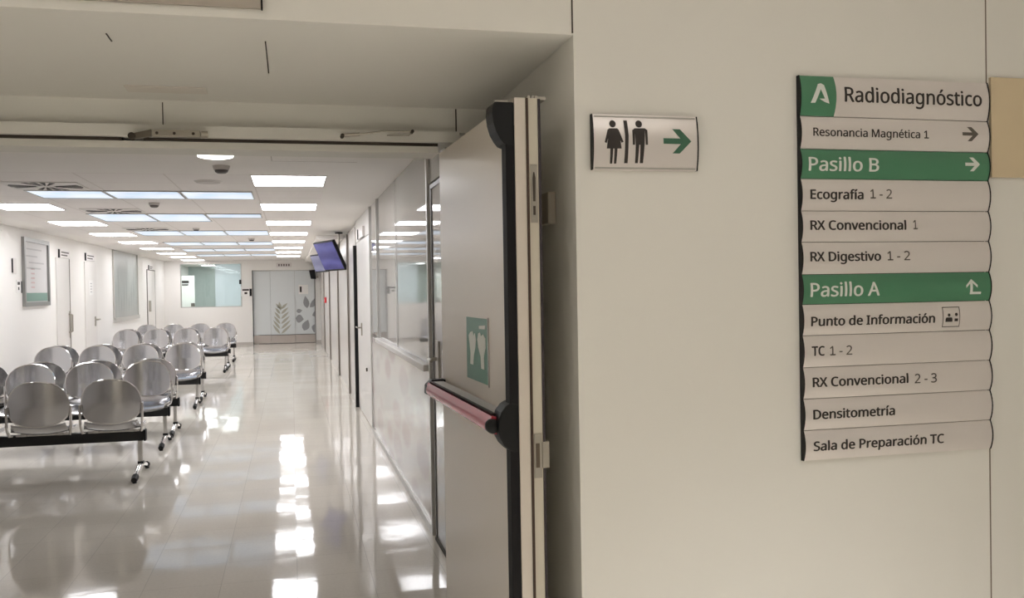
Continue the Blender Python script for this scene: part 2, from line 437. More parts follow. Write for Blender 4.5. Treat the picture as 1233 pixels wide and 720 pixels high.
struct('trim_14', MB().box(-.12, .48, 6.75, 6.754, ZC - .001, ZC).box(-.12, -.116, 6.3, 6.75, ZC - .001, ZC), mat('hatch_joint', (170, 160, 152), .7))

# ------------------------------------------------------------------ text helpers
# outlines of the sign lettering: advance, points, faces (thousandths of the type size)
G = {}
G['r '] = (208, '', '')
G['r-'] = (258, '32,184 32,246 226,246 226,184', '0,2,1 0,3,2')
G['r1'] = (459, '285,0 216,0 216,400 216,422 216,439 217,455 217,470 218,484 219,499 207,487 196,477 184,467 169,455 108,405 71,452 226,573 285,573 91,0 435,0 435,70 91,70', '14,16,15 14,8,16 8,0,16 14,9,8 7,0,8 14,10,9 6,0,7 14,11,10 5,0,6 14,12,11 4,0,5 14,13,12 3,0,4 2,0,3 1,0,2 17,18,19,20')
G['r2'] = (459, '417,0 38,0 38,59 188,210 228,251 261,287 287,320 306,353 318,387 322,424 315,466 294,496 261,514 221,520 181,517 147,506 115,489 83,466 45,513 68,531 94,548 122,561 153,572 186,578 221,581 270,576 313,562 347,540 372,510 388,472 394,428 389,385 375,344 353,305 324,267 288,227 247,185 128,67 128,64 417,64', '23,25,24 22,25,23 22,26,25 21,26,22 21,27,26 20,27,21 19,27,20 19,28,27 18,13,19 13,28,19 18,14,13 12,28,13 18,15,14 11,28,12 17,16,18 16,15,18 11,29,28 10,29,11 10,30,29 9,30,10 9,31,30 8,31,9 7,31,8 7,32,31 6,32,7 6,33,32 5,33,6 5,34,33 4,34,5 4,35,34 3,35,4 3,36,35 2,36,3 2,37,36 2,38,37 2,39,38 2,0,39 1,0,2')
G['r3'] = (459, '395,439 392,403 381,372 363,347 340,326 310,311 277,302 277,298 337,283 379,255 405,214 413,163 407,116 390,74 360,40 318,14 263,-3 193,-8 150,-6 110,-1 72,8 36,23 36,89 74,73 114,61 155,54 194,51 260,59 305,81 331,117 339,164 335,197 320,223 297,242 265,255 226,263 179,265 123,265 123,326 180,326 223,329 259,339 286,356 307,377 319,404 323,434 316,471 295,498 262,516 219,521 190,520 164,515 140,508 117,498 96,487 75,473 39,521 73,544 115,563 163,576 218,581 296,571 352,540 384,495', '59,61,60 58,61,59 58,62,61 57,62,58 56,62,57 56,49,62 49,48,62 48,63,62 55,54,56 54,53,56 53,52,56 52,51,56 51,50,56 50,49,56 47,63,48 46,63,47 46,0,63 45,0,46 45,1,0 44,1,45 43,1,44 43,2,1 42,2,43 42,3,2 41,3,42 41,4,3 40,4,41 39,4,40 39,5,4 37,39,38 37,5,39 37,6,5 37,7,6 37,8,7 37,36,8 36,9,8 35,9,36 34,9,35 33,9,34 33,10,9 32,10,33 31,10,32 31,11,10 30,11,31 29,11,30 29,12,11 28,12,29 28,13,12 21,23,22 27,13,28 27,14,13 21,24,23 21,25,24 26,14,27 21,26,25 21,14,26 21,15,14 20,15,21 20,16,15 19,16,20 18,16,19 18,17,16')
G['rA'] = (512, '437,0 368,177 141,177 73,0 0,0 224,575 289,575 512,0 282,415 279,424 274,438 269,455 263,473 259,489 255,500 251,484 247,468 242,452 238,438 234,425 230,415 165,241 346,241', '4,6,5 4,14,6 14,7,6 4,15,14 13,7,14 12,7,13 4,16,15 11,7,12 4,17,16 10,7,11 4,18,17 4,19,18 9,7,10 4,20,19 8,7,9 4,21,20 22,7,8 4,2,21 2,22,21 2,1,22 1,7,22 4,3,2 0,7,1')
G['rB'] = (521, '241,573 336,565 404,541 445,497 459,431 456,399 446,371 431,347 409,328 382,313 350,304 350,300 384,292 415,279 441,261 461,236 474,203 478,163 472,115 454,74 425,42 385,19 337,5 279,0 78,0 78,573 256,329 318,335 357,352 377,382 384,423 376,463 351,490 308,506 245,511 150,511 150,329 150,269 150,61 265,61 330,68 371,91 394,125 401,168 398,197 388,221 370,241 344,256 307,266 260,269', '24,35,25 35,0,25 35,1,0 35,2,1 35,34,2 34,3,2 24,36,35 33,3,34 32,3,33 32,4,3 31,4,32 30,4,31 30,5,4 29,5,30 29,6,5 28,6,29 28,7,6 27,7,28 27,8,7 26,8,27 24,37,36 37,26,36 37,8,26 37,9,8 37,10,9 37,11,10 37,12,11 37,13,12 37,49,13 49,14,13 24,38,37 48,14,49 47,14,48 47,15,14 46,15,47 45,15,46 45,16,15 44,16,45 44,17,16 43,17,44 42,17,43 42,18,17 41,18,42 41,19,18 40,19,41 40,20,19 39,20,40 24,39,38 24,20,39 24,21,20 24,22,21 24,23,22')
G['rC'] = (507, '323,517 280,513 241,502 206,482 178,456 155,423 139,383 129,337 125,286 131,220 147,164 175,117 213,83 262,62 322,55 359,57 394,62 427,69 460,78 460,15 427,5 393,-2 356,-7 312,-8 232,1 166,28 115,72 78,131 56,203 49,287 53,349 67,406 89,456 120,499 159,534 206,559 261,575 324,581 367,578 409,572 448,561 482,547 453,486 425,497 394,508 360,515', '36,38,37 36,39,38 35,39,36 35,40,39 35,41,40 34,41,35 34,45,41 45,44,41 44,43,41 43,42,41 33,1,34 1,0,34 0,45,34 33,2,1 33,3,2 32,3,33 32,4,3 31,4,32 31,5,4 31,6,5 30,6,31 30,7,6 29,7,30 29,8,7 28,8,29 28,9,8 28,10,9 27,10,28 27,11,10 26,11,27 26,12,11 26,13,12 17,19,18 25,13,26 16,19,17 25,14,13 15,19,16 14,19,15 25,19,14 24,19,25 24,20,19 24,21,20 23,21,24 23,22,21')
G['rD'] = (585, '536,292 528,203 501,131 457,74 399,33 325,8 237,0 78,0 78,573 254,573 335,565 404,540 460,501 502,446 528,377 460,289 454,359 435,415 404,457 361,487 308,505 244,511 150,511 150,62 228,62 329,76 402,119 446,190', '7,22,8 22,9,8 22,10,9 22,11,10 22,21,11 21,12,11 7,23,22 20,12,21 19,12,20 19,13,12 18,13,19 17,13,18 17,14,13 16,14,17 16,0,14 15,0,16 15,1,0 27,1,15 27,2,1 26,2,27 26,3,2 25,3,26 24,3,25 24,4,3 7,24,23 7,4,24 7,5,4 7,6,5')
G['rE'] = (446, '398,0 78,0 78,573 398,573 398,509 150,509 150,330 383,330 383,268 150,268 150,63 398,63', '1,5,2 5,3,2 5,4,3 1,6,5 1,9,6 9,7,6 9,8,7 1,10,9 1,11,10 1,0,11')
G['rI'] = (272, '239,0 32,0 32,42 99,57 99,515 32,531 32,573 239,573 239,531 172,515 172,57 239,42', '5,7,6 5,8,7 4,8,5 4,9,8 3,9,4 3,10,9 2,10,3 2,11,10 1,11,2 1,0,11')
G['rM'] = (727, '330,0 142,502 139,502 140,484 142,461 143,435 144,407 144,377 144,347 144,0 78,0 78,573 184,573 361,103 364,103 544,573 650,573 650,0 578,0 578,352 578,380 579,408 580,435 581,460 583,482 584,501 581,501 390,0', '10,2,11 2,12,11 2,1,12 1,13,12 14,26,15 26,16,15 26,25,16 25,17,16 10,3,2 0,13,1 14,27,26 24,17,25 10,4,3 23,17,24 10,5,4 22,17,23 10,6,5 21,17,22 20,17,21 10,7,6 19,17,20 10,8,7 18,17,19 10,9,8 0,14,13 0,27,14')
G['rP'] = (485, '229,573 326,562 393,528 431,475 444,404 441,370 433,336 417,306 395,278 364,255 324,238 275,227 216,223 150,223 150,0 78,0 78,573 223,511 150,511 150,285 208,285 258,288 298,296 330,311 352,334 365,363 370,401 361,449 334,484 289,504', '15,18,16 18,0,16 18,1,0 18,2,1 18,17,2 17,29,2 29,3,2 15,19,18 28,3,29 27,3,28 27,4,3 26,4,27 26,5,4 25,5,26 25,6,5 24,6,25 24,7,6 23,7,24 22,7,23 22,8,7 21,8,22 20,8,21 15,13,19 13,20,19 13,8,20 13,9,8 13,10,9 13,11,10 13,12,11 15,14,13')
G['rR'] = (499, '236,573 301,568 353,555 393,532 422,500 439,460 444,410 440,368 427,334 408,306 385,285 358,269 330,257 487,0 403,0 264,237 150,237 150,0 78,0 78,573 232,510 150,510 150,298 236,298 296,304 338,325 362,359 370,407 366,440 355,467 336,486 310,500 275,507', '18,21,19 21,0,19 21,1,0 21,2,1 21,3,2 21,20,3 20,4,3 18,22,21 32,4,20 31,4,32 31,5,4 30,5,31 29,5,30 28,5,29 28,6,5 27,6,28 27,7,6 26,7,27 26,8,7 25,8,26 25,9,8 24,9,25 24,10,9 23,10,24 18,16,22 16,23,22 16,10,23 16,11,10 16,12,11 16,15,12 15,13,12 18,17,16 14,13,15')
G['rS'] = (440, '403,153 396,106 378,66 348,35 307,11 257,-3 198,-8 167,-7 137,-5 109,-1 83,4 61,11 41,19 41,88 73,76 113,65 156,57 201,55 240,57 273,66 298,79 316,98 327,120 330,147 327,173 318,194 302,213 277,230 242,247 196,265 161,279 131,294 106,311 85,330 69,351 57,375 50,403 48,435 54,477 71,513 99,542 136,563 180,576 231,581 276,578 318,572 355,562 389,549 366,487 336,499 302,508 266,515 229,517 196,515 169,507 148,494 133,478 124,457 121,434 124,407 133,386 149,367 172,351 204,335 246,318 293,299 332,279 362,255 385,228 398,194', '42,44,43 42,45,44 41,45,42 41,46,45 40,46,41 40,47,46 40,51,47 51,50,47 50,49,47 49,48,47 39,52,40 52,51,40 39,53,52 39,54,53 38,54,39 38,55,54 38,56,55 38,57,56 37,57,38 37,58,57 36,58,37 36,59,58 36,60,59 35,60,36 35,61,60 34,61,35 34,62,61 34,63,62 33,63,34 33,64,63 32,64,33 32,65,64 31,65,32 31,66,65 30,66,31 29,66,30 29,67,66 28,67,29 28,68,67 27,68,28 26,68,27 26,69,68 25,69,26 25,0,69 24,0,25 23,0,24 23,1,0 22,1,23 21,1,22 21,2,1 20,2,21 12,14,13 19,2,20 12,15,14 19,3,2 18,3,19 12,16,15 17,3,18 12,17,16 12,3,17 12,4,3 11,4,12 11,5,4 10,5,11 9,5,10 8,5,9 8,6,5 7,6,8')
G['rT'] = (446, '259,0 187,0 187,509 8,509 8,573 437,573 437,509 259,509', '3,5,4 3,6,5 2,6,3 1,7,2 7,6,2 1,0,7')
G['rX'] = (470, '467,0 385,0 233,249 79,0 3,0 193,298 15,573 95,573 236,348 377,573 453,573 276,300', '5,7,6 5,8,7 8,10,9 8,11,10 5,11,8 5,0,11 4,2,5 2,0,5 4,3,2 1,0,2')
G['ra'] = (450, '231,437 299,428 347,403 376,358 385,293 385,0 334,0 320,61 317,61 298,40 279,22 258,9 234,-1 206,-6 172,-8 136,-5 103,6 75,23 55,48 41,80 37,119 50,176 87,219 152,245 243,257 316,259 316,285 310,330 293,359 265,375 227,380 194,378 163,370 133,359 106,347 84,400 115,414 151,426 190,434 252,208 184,200 141,182 118,155 110,119 115,87 132,66 157,53 188,49 238,56 279,79 306,117 315,172 315,210', '38,1,0 37,1,38 37,2,1 36,2,37 35,2,36 35,29,2 29,3,2 34,33,35 33,32,35 32,31,35 31,30,35 30,29,35 28,3,29 27,3,28 27,4,3 26,4,27 26,5,4 25,5,26 24,52,25 52,5,25 23,52,24 22,52,23 21,40,22 40,39,22 39,52,22 51,5,52 21,41,40 21,42,41 20,42,21 50,5,51 20,43,42 19,43,20 19,44,43 49,7,50 7,5,50 19,45,44 18,45,19 48,8,49 8,7,49 18,46,45 48,9,8 6,5,7 47,9,48 18,47,46 18,9,47 17,9,18 17,10,9 16,10,17 16,11,10 16,12,11 15,12,16 15,13,12 14,13,15')
G['rc'] = (385, '241,-8 187,-2 139,15 99,45 69,87 50,143 44,213 51,284 71,342 102,385 142,415 191,432 245,438 278,436 309,431 336,424 358,415 337,356 316,363 292,370 267,374 244,376 204,371 172,358 148,335 131,303 120,263 117,213 120,166 131,126 148,94 172,71 202,58 240,53 273,55 302,60 328,68 351,78 351,15 328,5 304,-2 275,-7', '11,13,12 11,14,13 10,14,11 10,15,14 10,16,15 9,16,10 9,21,16 21,20,16 20,19,16 19,18,16 18,17,16 8,22,9 22,21,9 8,23,22 8,24,23 7,24,8 7,25,24 7,26,25 6,26,7 6,27,26 6,28,27 5,28,6 5,29,28 4,29,5 4,30,29 4,31,30 3,31,4 36,38,37 3,32,31 35,38,36 34,38,35 3,33,32 33,38,34 3,38,33 2,38,3 1,38,2 1,39,38 1,40,39 1,41,40 0,41,1')
G['rd'] = (493, '221,-8 148,6 92,48 56,117 44,214 56,311 93,381 149,424 221,438 253,436 280,429 303,420 323,407 340,391 354,374 359,374 358,387 356,405 355,424 354,438 354,609 425,609 425,0 368,0 358,58 354,58 340,40 323,24 303,11 279,1 252,-6 232,51 290,60 328,88 348,135 355,200 355,213 349,284 329,336 291,369 231,379 181,368 146,334 124,281 117,213 124,144 146,93 181,61', '19,21,20 19,22,21 7,9,8 18,22,19 7,10,9 7,11,10 6,11,7 17,22,18 6,12,11 6,13,12 16,22,17 6,40,13 40,14,13 15,22,16 5,41,6 41,40,6 39,14,40 39,15,14 39,38,15 38,37,15 37,22,15 5,42,41 5,43,42 4,43,5 36,22,37 4,44,43 3,44,4 35,22,36 3,45,44 34,22,35 3,46,45 33,22,34 2,46,3 2,47,46 32,24,33 24,22,33 2,31,47 31,25,32 25,24,32 31,26,25 23,22,24 2,26,31 1,26,2 1,27,26 1,28,27 1,29,28 0,29,1 0,30,29')
G['re'] = (452, '234,438 286,432 329,414 364,385 390,346 406,299 411,244 411,201 117,201 127,137 154,90 197,62 254,52 293,54 327,60 359,69 392,82 392,20 359,8 327,-1 292,-6 251,-8 194,-2 143,17 101,48 70,91 51,146 44,212 50,277 68,333 96,378 134,411 181,431 233,380 188,372 154,348 130,309 119,257 338,257 335,292 326,322 312,346 292,364 266,376', '32,1,0 32,2,1 31,2,32 31,3,2 30,3,31 30,33,3 33,43,3 43,4,3 30,34,33 29,34,30 42,4,43 29,35,34 41,4,42 29,36,35 41,5,4 40,5,41 28,36,29 39,5,40 28,37,36 39,6,5 38,6,39 27,37,28 27,38,37 27,6,38 27,7,6 26,8,27 8,7,27 26,9,8 25,9,26 25,10,9 24,10,25 24,11,10 15,17,16 14,17,15 24,12,11 13,17,14 12,17,13 24,17,12 23,17,24 23,18,17 22,18,23 22,19,18 22,20,19 21,20,22')
G['rf'] = (276, '266,375 158,375 158,0 87,0 87,375 12,375 12,408 87,432 87,457 92,507 104,547 124,577 152,597 186,609 227,613 252,612 274,609 294,604 310,599 292,544 278,548 262,552 245,555 228,556 197,550 175,532 162,502 158,458 158,430 266,430', '13,15,14 13,16,15 12,16,13 12,17,16 12,18,17 12,19,18 11,21,12 21,20,12 20,19,12 10,23,11 23,22,11 22,21,11 10,24,23 10,25,24 9,25,10 9,26,25 8,26,9 8,27,26 8,28,27 7,28,8 6,28,7 6,29,28 6,0,29 5,0,6 4,0,5 3,1,4 1,0,4 3,2,1')
G['rg'] = (493, '221,438 261,434 297,422 329,402 355,373 359,373 369,430 425,430 425,-7 420,-63 404,-109 378,-146 341,-172 293,-187 233,-192 188,-191 147,-186 110,-177 78,-165 78,-100 111,-114 149,-125 191,-132 237,-134 286,-126 324,-101 347,-63 355,-13 355,4 355,16 356,32 357,47 358,57 354,57 329,28 299,8 263,-4 221,-8 147,7 91,51 56,121 44,214 56,306 91,377 147,423 230,379 197,374 169,359 147,336 130,303 120,262 117,213 124,143 146,92 182,60 232,50 262,52 288,58 309,69 326,85 340,105 349,131 354,161 356,197 356,214 353,267 343,309 326,340 302,362 270,374', '44,1,0 44,2,1 5,7,6 5,8,7 43,2,44 43,3,2 43,45,3 45,4,3 43,46,45 69,4,45 42,46,43 68,4,69 42,47,46 68,5,4 68,67,5 67,66,5 66,8,5 42,48,47 42,49,48 65,8,66 41,49,42 41,50,49 64,8,65 41,51,50 40,51,41 63,8,64 40,52,51 62,8,63 61,8,62 40,53,52 60,8,61 39,53,40 59,32,60 32,8,60 39,54,53 58,32,59 57,32,58 39,55,54 56,33,57 33,32,57 56,34,33 31,8,32 55,34,56 38,55,39 38,34,55 30,8,31 29,8,30 38,35,34 28,8,29 38,36,35 37,36,38 27,8,28 27,9,8 26,9,27 25,9,26 25,10,9 18,20,19 24,10,25 24,11,10 18,21,20 18,22,21 23,11,24 18,23,22 18,11,23 18,12,11 17,12,18 17,13,12 16,13,17 15,13,16 15,14,13')
G['ri'] = (207, '104,591 119,588 133,580 142,566 145,546 142,526 133,512 119,504 104,501 88,504 75,512 66,526 63,546 66,566 75,580 88,588 139,430 139,0 68,0 68,430', '18,16,19 18,17,16 15,1,0 14,1,15 14,2,1 13,2,14 13,3,2 12,3,13 12,4,3 11,4,12 11,5,4 10,5,11 10,6,5 9,6,10 9,7,6 8,7,9')
G['rl'] = (207, '139,0 68,0 68,609 139,609', '1,3,2 1,0,3')
G['rm'] = (750, '540,438 603,429 649,401 676,352 685,280 685,0 615,0 615,277 610,321 594,353 567,372 528,379 474,369 438,342 418,298 411,237 411,0 342,0 342,277 339,308 332,333 320,353 303,367 281,376 253,379 215,374 185,360 164,338 150,308 141,269 139,223 139,0 68,0 68,430 125,430 136,371 140,371 155,392 173,409 194,422 217,431 241,436 266,438 312,433 349,420 378,398 398,366 402,366 427,398 461,420 499,433', '41,43,42 50,1,0 40,43,41 40,44,43 49,1,50 39,44,40 32,34,33 32,35,34 49,2,1 38,44,39 38,45,44 48,2,49 37,45,38 48,10,2 10,3,2 37,46,45 47,11,48 11,10,48 36,24,37 24,46,37 36,25,24 23,46,24 47,12,11 22,46,23 36,26,25 9,3,10 32,36,35 32,28,36 28,27,36 27,26,36 47,13,12 21,46,22 21,47,46 21,13,47 20,13,21 8,3,9 8,4,3 20,14,13 19,14,20 7,4,8 32,29,28 18,14,19 18,15,14 7,5,4 17,15,18 6,5,7 32,30,29 17,16,15 32,31,30')
G['rn'] = (495, '275,438 343,429 391,401 421,352 431,280 431,0 361,0 361,275 355,321 338,353 308,372 265,379 204,368 166,338 146,289 139,223 139,0 68,0 68,430 125,430 136,371 140,371 156,392 175,409 198,422 222,431 248,436', '26,1,0 25,1,26 24,1,25 17,19,18 17,20,19 24,2,1 23,2,24 22,2,23 22,11,2 11,10,2 10,3,2 21,11,22 21,12,11 9,3,10 17,21,20 17,14,21 14,13,21 13,12,21 8,3,9 8,4,3 7,4,8 17,15,14 7,5,4 6,5,7 17,16,15')
G['ro'] = (485, '442,216 438,165 428,121 411,82 388,51 359,25 324,7 285,-4 241,-8 200,-4 163,7 129,25 100,51 77,82 59,121 48,165 44,216 50,282 68,336 97,380 137,412 186,431 244,438 299,431 347,412 387,380 417,336 436,282 117,216 120,169 130,128 147,95 172,71 203,56 243,51 282,56 314,71 339,95 356,128 366,169 369,216 365,263 355,303 338,335 314,359 282,374 242,379 185,368 147,335 124,284', '21,23,22 20,23,21 20,24,23 19,24,20 19,25,24 18,47,19 47,46,19 46,25,19 46,45,25 45,26,25 44,26,45 18,48,47 43,26,44 17,48,18 43,27,26 17,49,48 42,27,43 41,27,42 17,28,49 16,28,17 41,0,27 40,0,41 15,28,16 15,29,28 39,0,40 39,1,0 15,30,29 38,1,39 14,30,15 38,2,1 14,31,30 37,2,38 13,31,14 37,3,2 13,32,31 36,3,37 12,32,13 36,4,3 12,33,32 35,4,36 12,34,33 34,4,35 11,34,12 11,4,34 11,5,4 10,5,11 10,6,5 9,6,10 9,7,6 8,7,9')
G['rp'] = (493, '273,438 344,424 401,383 437,313 449,216 444,148 427,93 401,49 365,17 322,-2 272,-8 241,-6 213,1 190,11 170,24 153,38 139,55 134,55 136,39 137,20 138,1 139,-16 139,-192 68,-192 68,430 126,430 136,371 139,371 153,389 170,405 189,419 213,429 240,436 260,379 221,374 190,362 167,342 152,313 142,275 139,229 139,216 142,167 150,126 165,93 188,70 220,55 261,51 297,56 326,72 348,98 364,131 373,171 376,217 369,283 348,334 311,367', '32,1,0 31,1,32 23,25,24 23,26,25 30,1,31 30,2,1 29,2,30 28,2,29 27,33,28 33,2,28 33,55,2 55,3,2 27,34,33 27,35,34 23,27,26 23,38,27 38,37,27 37,36,27 36,35,27 54,3,55 53,3,54 53,4,3 52,4,53 23,39,38 23,40,39 51,4,52 23,41,40 51,5,4 50,5,51 23,42,41 50,6,5 49,6,50 23,17,42 17,43,42 48,6,49 17,44,43 48,7,6 47,7,48 17,45,44 46,7,47 17,16,45 16,46,45 23,18,17 15,46,16 15,7,46 15,8,7 23,19,18 14,8,15 13,8,14 23,20,19 13,9,8 12,9,13 11,9,12 23,21,20 11,10,9 23,22,21')
G['rr'] = (331, '269,438 281,438 295,437 308,435 319,433 310,368 299,370 287,372 275,373 264,374 240,371 217,363 195,351 176,334 161,313 149,289 141,261 139,229 139,0 68,0 68,430 126,430 134,351 137,351 152,374 170,395 191,413 214,426 240,435', '28,1,0 28,2,1 28,3,2 28,4,3 27,4,28 27,5,4 19,21,20 19,22,21 26,5,27 25,6,26 6,5,26 24,9,25 9,8,25 8,7,25 7,6,25 23,10,24 10,9,24 23,11,10 23,12,11 19,23,22 19,15,23 15,14,23 14,13,23 13,12,23 19,16,15 19,17,16 19,18,17')
G['rs'] = (384, '348,119 343,80 327,49 302,24 268,6 226,-4 176,-8 135,-6 99,-1 68,8 42,19 42,83 70,71 104,60 141,52 178,49 224,53 256,66 274,86 280,112 278,128 271,141 259,154 239,167 212,180 174,196 135,212 103,228 76,245 57,266 45,292 41,324 52,372 85,408 137,430 202,438 240,436 275,430 308,421 339,409 315,353 287,363 258,372 228,378 197,380 159,377 131,366 114,350 108,328 111,312 119,298 133,286 154,274 182,261 219,246 257,231 289,215 314,197 333,176 344,150', '34,36,35 34,37,36 33,37,34 33,38,37 33,39,38 33,42,39 42,41,39 41,40,39 32,44,33 44,43,33 43,42,33 32,45,44 32,46,45 31,46,32 31,47,46 31,48,47 31,49,48 30,49,31 30,50,49 30,51,50 29,51,30 29,52,51 29,53,52 28,53,29 28,54,53 28,55,54 27,55,28 27,56,55 26,56,27 26,57,56 25,57,26 25,58,57 24,58,25 23,58,24 23,59,58 22,59,23 21,59,22 21,0,59 20,0,21 19,0,20 19,1,0 18,1,19 17,1,18 10,12,11 17,2,1 10,13,12 16,2,17 10,14,13 15,2,16 10,15,14 10,2,15 10,3,2 10,4,3 9,4,10 8,4,9 8,5,4 7,5,8 7,6,5')
G['rt'] = (289, '212,50 228,50 245,53 260,55 272,59 272,5 258,0 240,-4 219,-7 200,-8 167,-5 138,4 112,20 91,44 78,79 74,125 74,375 13,375 13,409 75,437 103,528 144,528 144,430 269,430 269,375 144,375 144,127 149,93 163,69 185,54', '19,21,20 19,22,21 18,22,19 18,23,22 18,24,23 17,24,18 16,24,17 15,25,16 25,24,16 15,26,25 15,27,26 14,27,15 14,28,27 13,28,14 13,29,28 3,5,4 2,5,3 13,0,29 1,5,2 0,5,1 13,5,0 12,5,13 11,5,12 11,6,5 10,6,11 10,7,6 10,8,7 9,8,10')
G['ru'] = (495, '427,430 427,0 370,0 359,57 356,57 340,36 321,20 298,8 273,-1 247,-6 220,-8 173,-4 134,8 103,29 81,59 68,99 63,148 63,430 135,430 135,153 141,108 158,76 188,57 230,51 273,55 306,69 330,91 345,121 354,160 357,206 357,430', '16,18,17 16,19,18 29,0,30 29,1,0 28,1,29 27,1,28 16,20,19 15,20,16 26,1,27 15,21,20 14,21,15 25,3,26 3,1,26 14,22,21 24,4,25 4,3,25 13,22,14 13,23,22 24,5,4 2,1,3 23,5,24 13,5,23 13,6,5 12,6,13 12,7,6 11,7,12 11,8,7 11,9,8 10,9,11')
G['rv'] = (407, '163,0 0,430 75,430 167,176 173,158 180,137 187,116 193,96 198,78 201,63 204,63 208,78 214,96 220,117 227,138 234,158 241,176 332,430 407,430 244,0', '0,2,1 0,3,2 16,18,17 16,19,18 0,4,3 15,19,16 14,19,15 0,5,4 13,19,14 0,6,5 12,19,13 0,7,6 11,19,12 0,8,7 10,19,11 0,9,8 0,10,9 0,19,10')
G['ré'] = (452, '347,606 338,594 326,579 312,563 296,546 280,529 263,513 247,498 233,486 186,486 186,496 199,512 212,532 226,553 240,575 252,596 262,614 347,614 234,438 286,432 329,414 364,385 390,346 406,299 411,244 411,201 117,201 127,137 154,90 197,62 254,52 293,54 327,60 359,69 392,82 392,20 359,8 327,-1 292,-6 251,-8 194,-2 143,17 101,48 70,91 51,146 44,212 50,277 68,333 96,378 134,411 181,431 233,380 188,372 154,348 130,309 119,257 338,257 335,292 326,322 312,346 292,364 266,376', '50,19,18 50,20,19 49,20,50 49,21,20 48,21,49 48,51,21 51,61,21 61,22,21 48,52,51 47,52,48 60,22,61 47,53,52 59,22,60 47,54,53 59,23,22 58,23,59 46,54,47 57,23,58 46,55,54 57,24,23 56,24,57 45,55,46 45,56,55 45,24,56 45,25,24 44,26,45 26,25,45 44,27,26 43,27,44 43,28,27 42,28,43 42,29,28 33,35,34 32,35,33 42,30,29 31,35,32 30,35,31 42,35,30 41,35,42 41,36,35 40,36,41 40,37,36 40,38,37 39,38,40 15,17,16 15,0,17 15,1,0 14,1,15 14,2,1 14,3,2 13,3,14 13,4,3 12,4,13 12,5,4 11,5,12 11,6,5 11,7,6 10,7,11 10,8,7 9,8,10')
G['rí'] = (207, '222,606 213,594 201,579 187,563 171,546 155,529 138,513 122,498 107,486 61,486 61,496 73,512 87,532 101,553 115,575 127,596 137,614 222,614 139,0 68,0 68,430 139,430', '19,21,20 19,18,21 15,17,16 15,0,17 15,1,0 14,1,15 14,2,1 14,3,2 13,3,14 13,4,3 12,4,13 12,5,4 11,5,12 11,6,5 11,7,6 10,7,11 10,8,7 9,8,10')
G['ró'] = (485, '362,606 353,594 341,579 326,563 311,546 294,529 278,513 262,498 247,486 200,486 200,496 213,512 227,532 240,553 254,575 267,596 277,614 362,614 442,216 438,165 428,121 411,82 388,51 359,25 324,7 285,-4 241,-8 200,-4 163,7 129,25 100,51 77,82 59,121 48,165 44,216 50,282 68,336 97,380 137,412 186,431 244,438 299,431 347,412 387,380 417,336 436,282 117,216 120,169 130,128 147,95 172,71 203,56 243,51 282,56 314,71 339,95 356,128 366,169 369,216 365,263 355,303 338,335 314,359 282,374 242,379 185,368 147,335 124,284', '39,41,40 38,41,39 38,42,41 37,42,38 37,43,42 36,65,37 65,64,37 64,43,37 64,63,43 63,44,43 62,44,63 36,66,65 61,44,62 35,66,36 61,45,44 35,67,66 60,45,61 59,45,60 35,46,67 34,46,35 59,18,45 58,18,59 33,46,34 33,47,46 57,18,58 57,19,18 33,48,47 56,19,57 32,48,33 56,20,19 32,49,48 55,20,56 31,49,32 55,21,20 31,50,49 54,21,55 30,50,31 54,22,21 30,51,50 53,22,54 30,52,51 52,22,53 29,52,30 29,22,52 29,23,22 28,23,29 28,24,23 27,24,28 27,25,24 26,25,27 15,17,16 15,0,17 15,1,0 14,1,15 14,2,1 14,3,2 13,3,14 13,4,3 12,4,13 12,5,4 11,5,12 11,6,5 11,7,6 10,7,11 10,8,7 9,8,10')
CAPH = max(int(q.split(',')[1]) for q in G['rP'][1].split()) / 1000
_gc = {}
def glyph(k):
    if k in _gc: return _gc[k]
    adv, vs_, fs_ = G[k]
    v = [tuple(int(n) / 1000 for n in q.split(',')) for q in vs_.split()]
    f = [tuple(int(n) for n in q.split(',')) for q in fs_.split()]
    bm = bmesh.new()
    bv = [bm.verts.new((x, y, 0)) for x, y in v]
    for q in f:
        try: bm.faces.new([bv[n] for n in q])
        except ValueError: pass
    for i in range(-2, 10):       # cut into bands so that the letters can follow the curved strip
        bmesh.ops.bisect_plane(bm, geom=bm.verts[:] + bm.edges[:] + bm.faces[:], plane_co=(0, i * .1 + .013, 0), plane_no=(0, 1, 0))
    bm.verts.index_update()
    _gc[k] = (adv / 1000, [tuple(q.co) for q in bm.verts], [tuple(q.index for q in p.verts) for p in bm.faces])
    bm.free()
    return _gc[k]
def text_on(mb, body, x0, x1, zbase, cap, yfn, weight='b'):
    """letters lie on the surface y = yfn(z)"""
    pen = 0; P = []; F = []
    for ch in body:
        adv, v, f = glyph('r' + ch)
        st_ = {'b': .028, 'r': .017, 'n': .009}[weight]        # heavier strokes: the outline once more, a hair to each side
        for du, dv in ((-st_, 0), (st_, 0), (0, -st_ * .6), (0, st_ * .6)):
            o = len(P); P += [(pen + q[0] + du, q[1] + dv) for q in v]; F += [tuple(n + o for n in q) for q in f]
        pen += adv
    mnx = min(q[0] for q in P); mxx = max(q[0] for q in P)
    out = []
    for q in P:
        z = zbase + q[1] / CAPH * cap
        out.append((x0 + (q[0] - mnx) / (mxx - mnx) * (x1 - x0), yfn(z), z))
    mb.add(out, F)
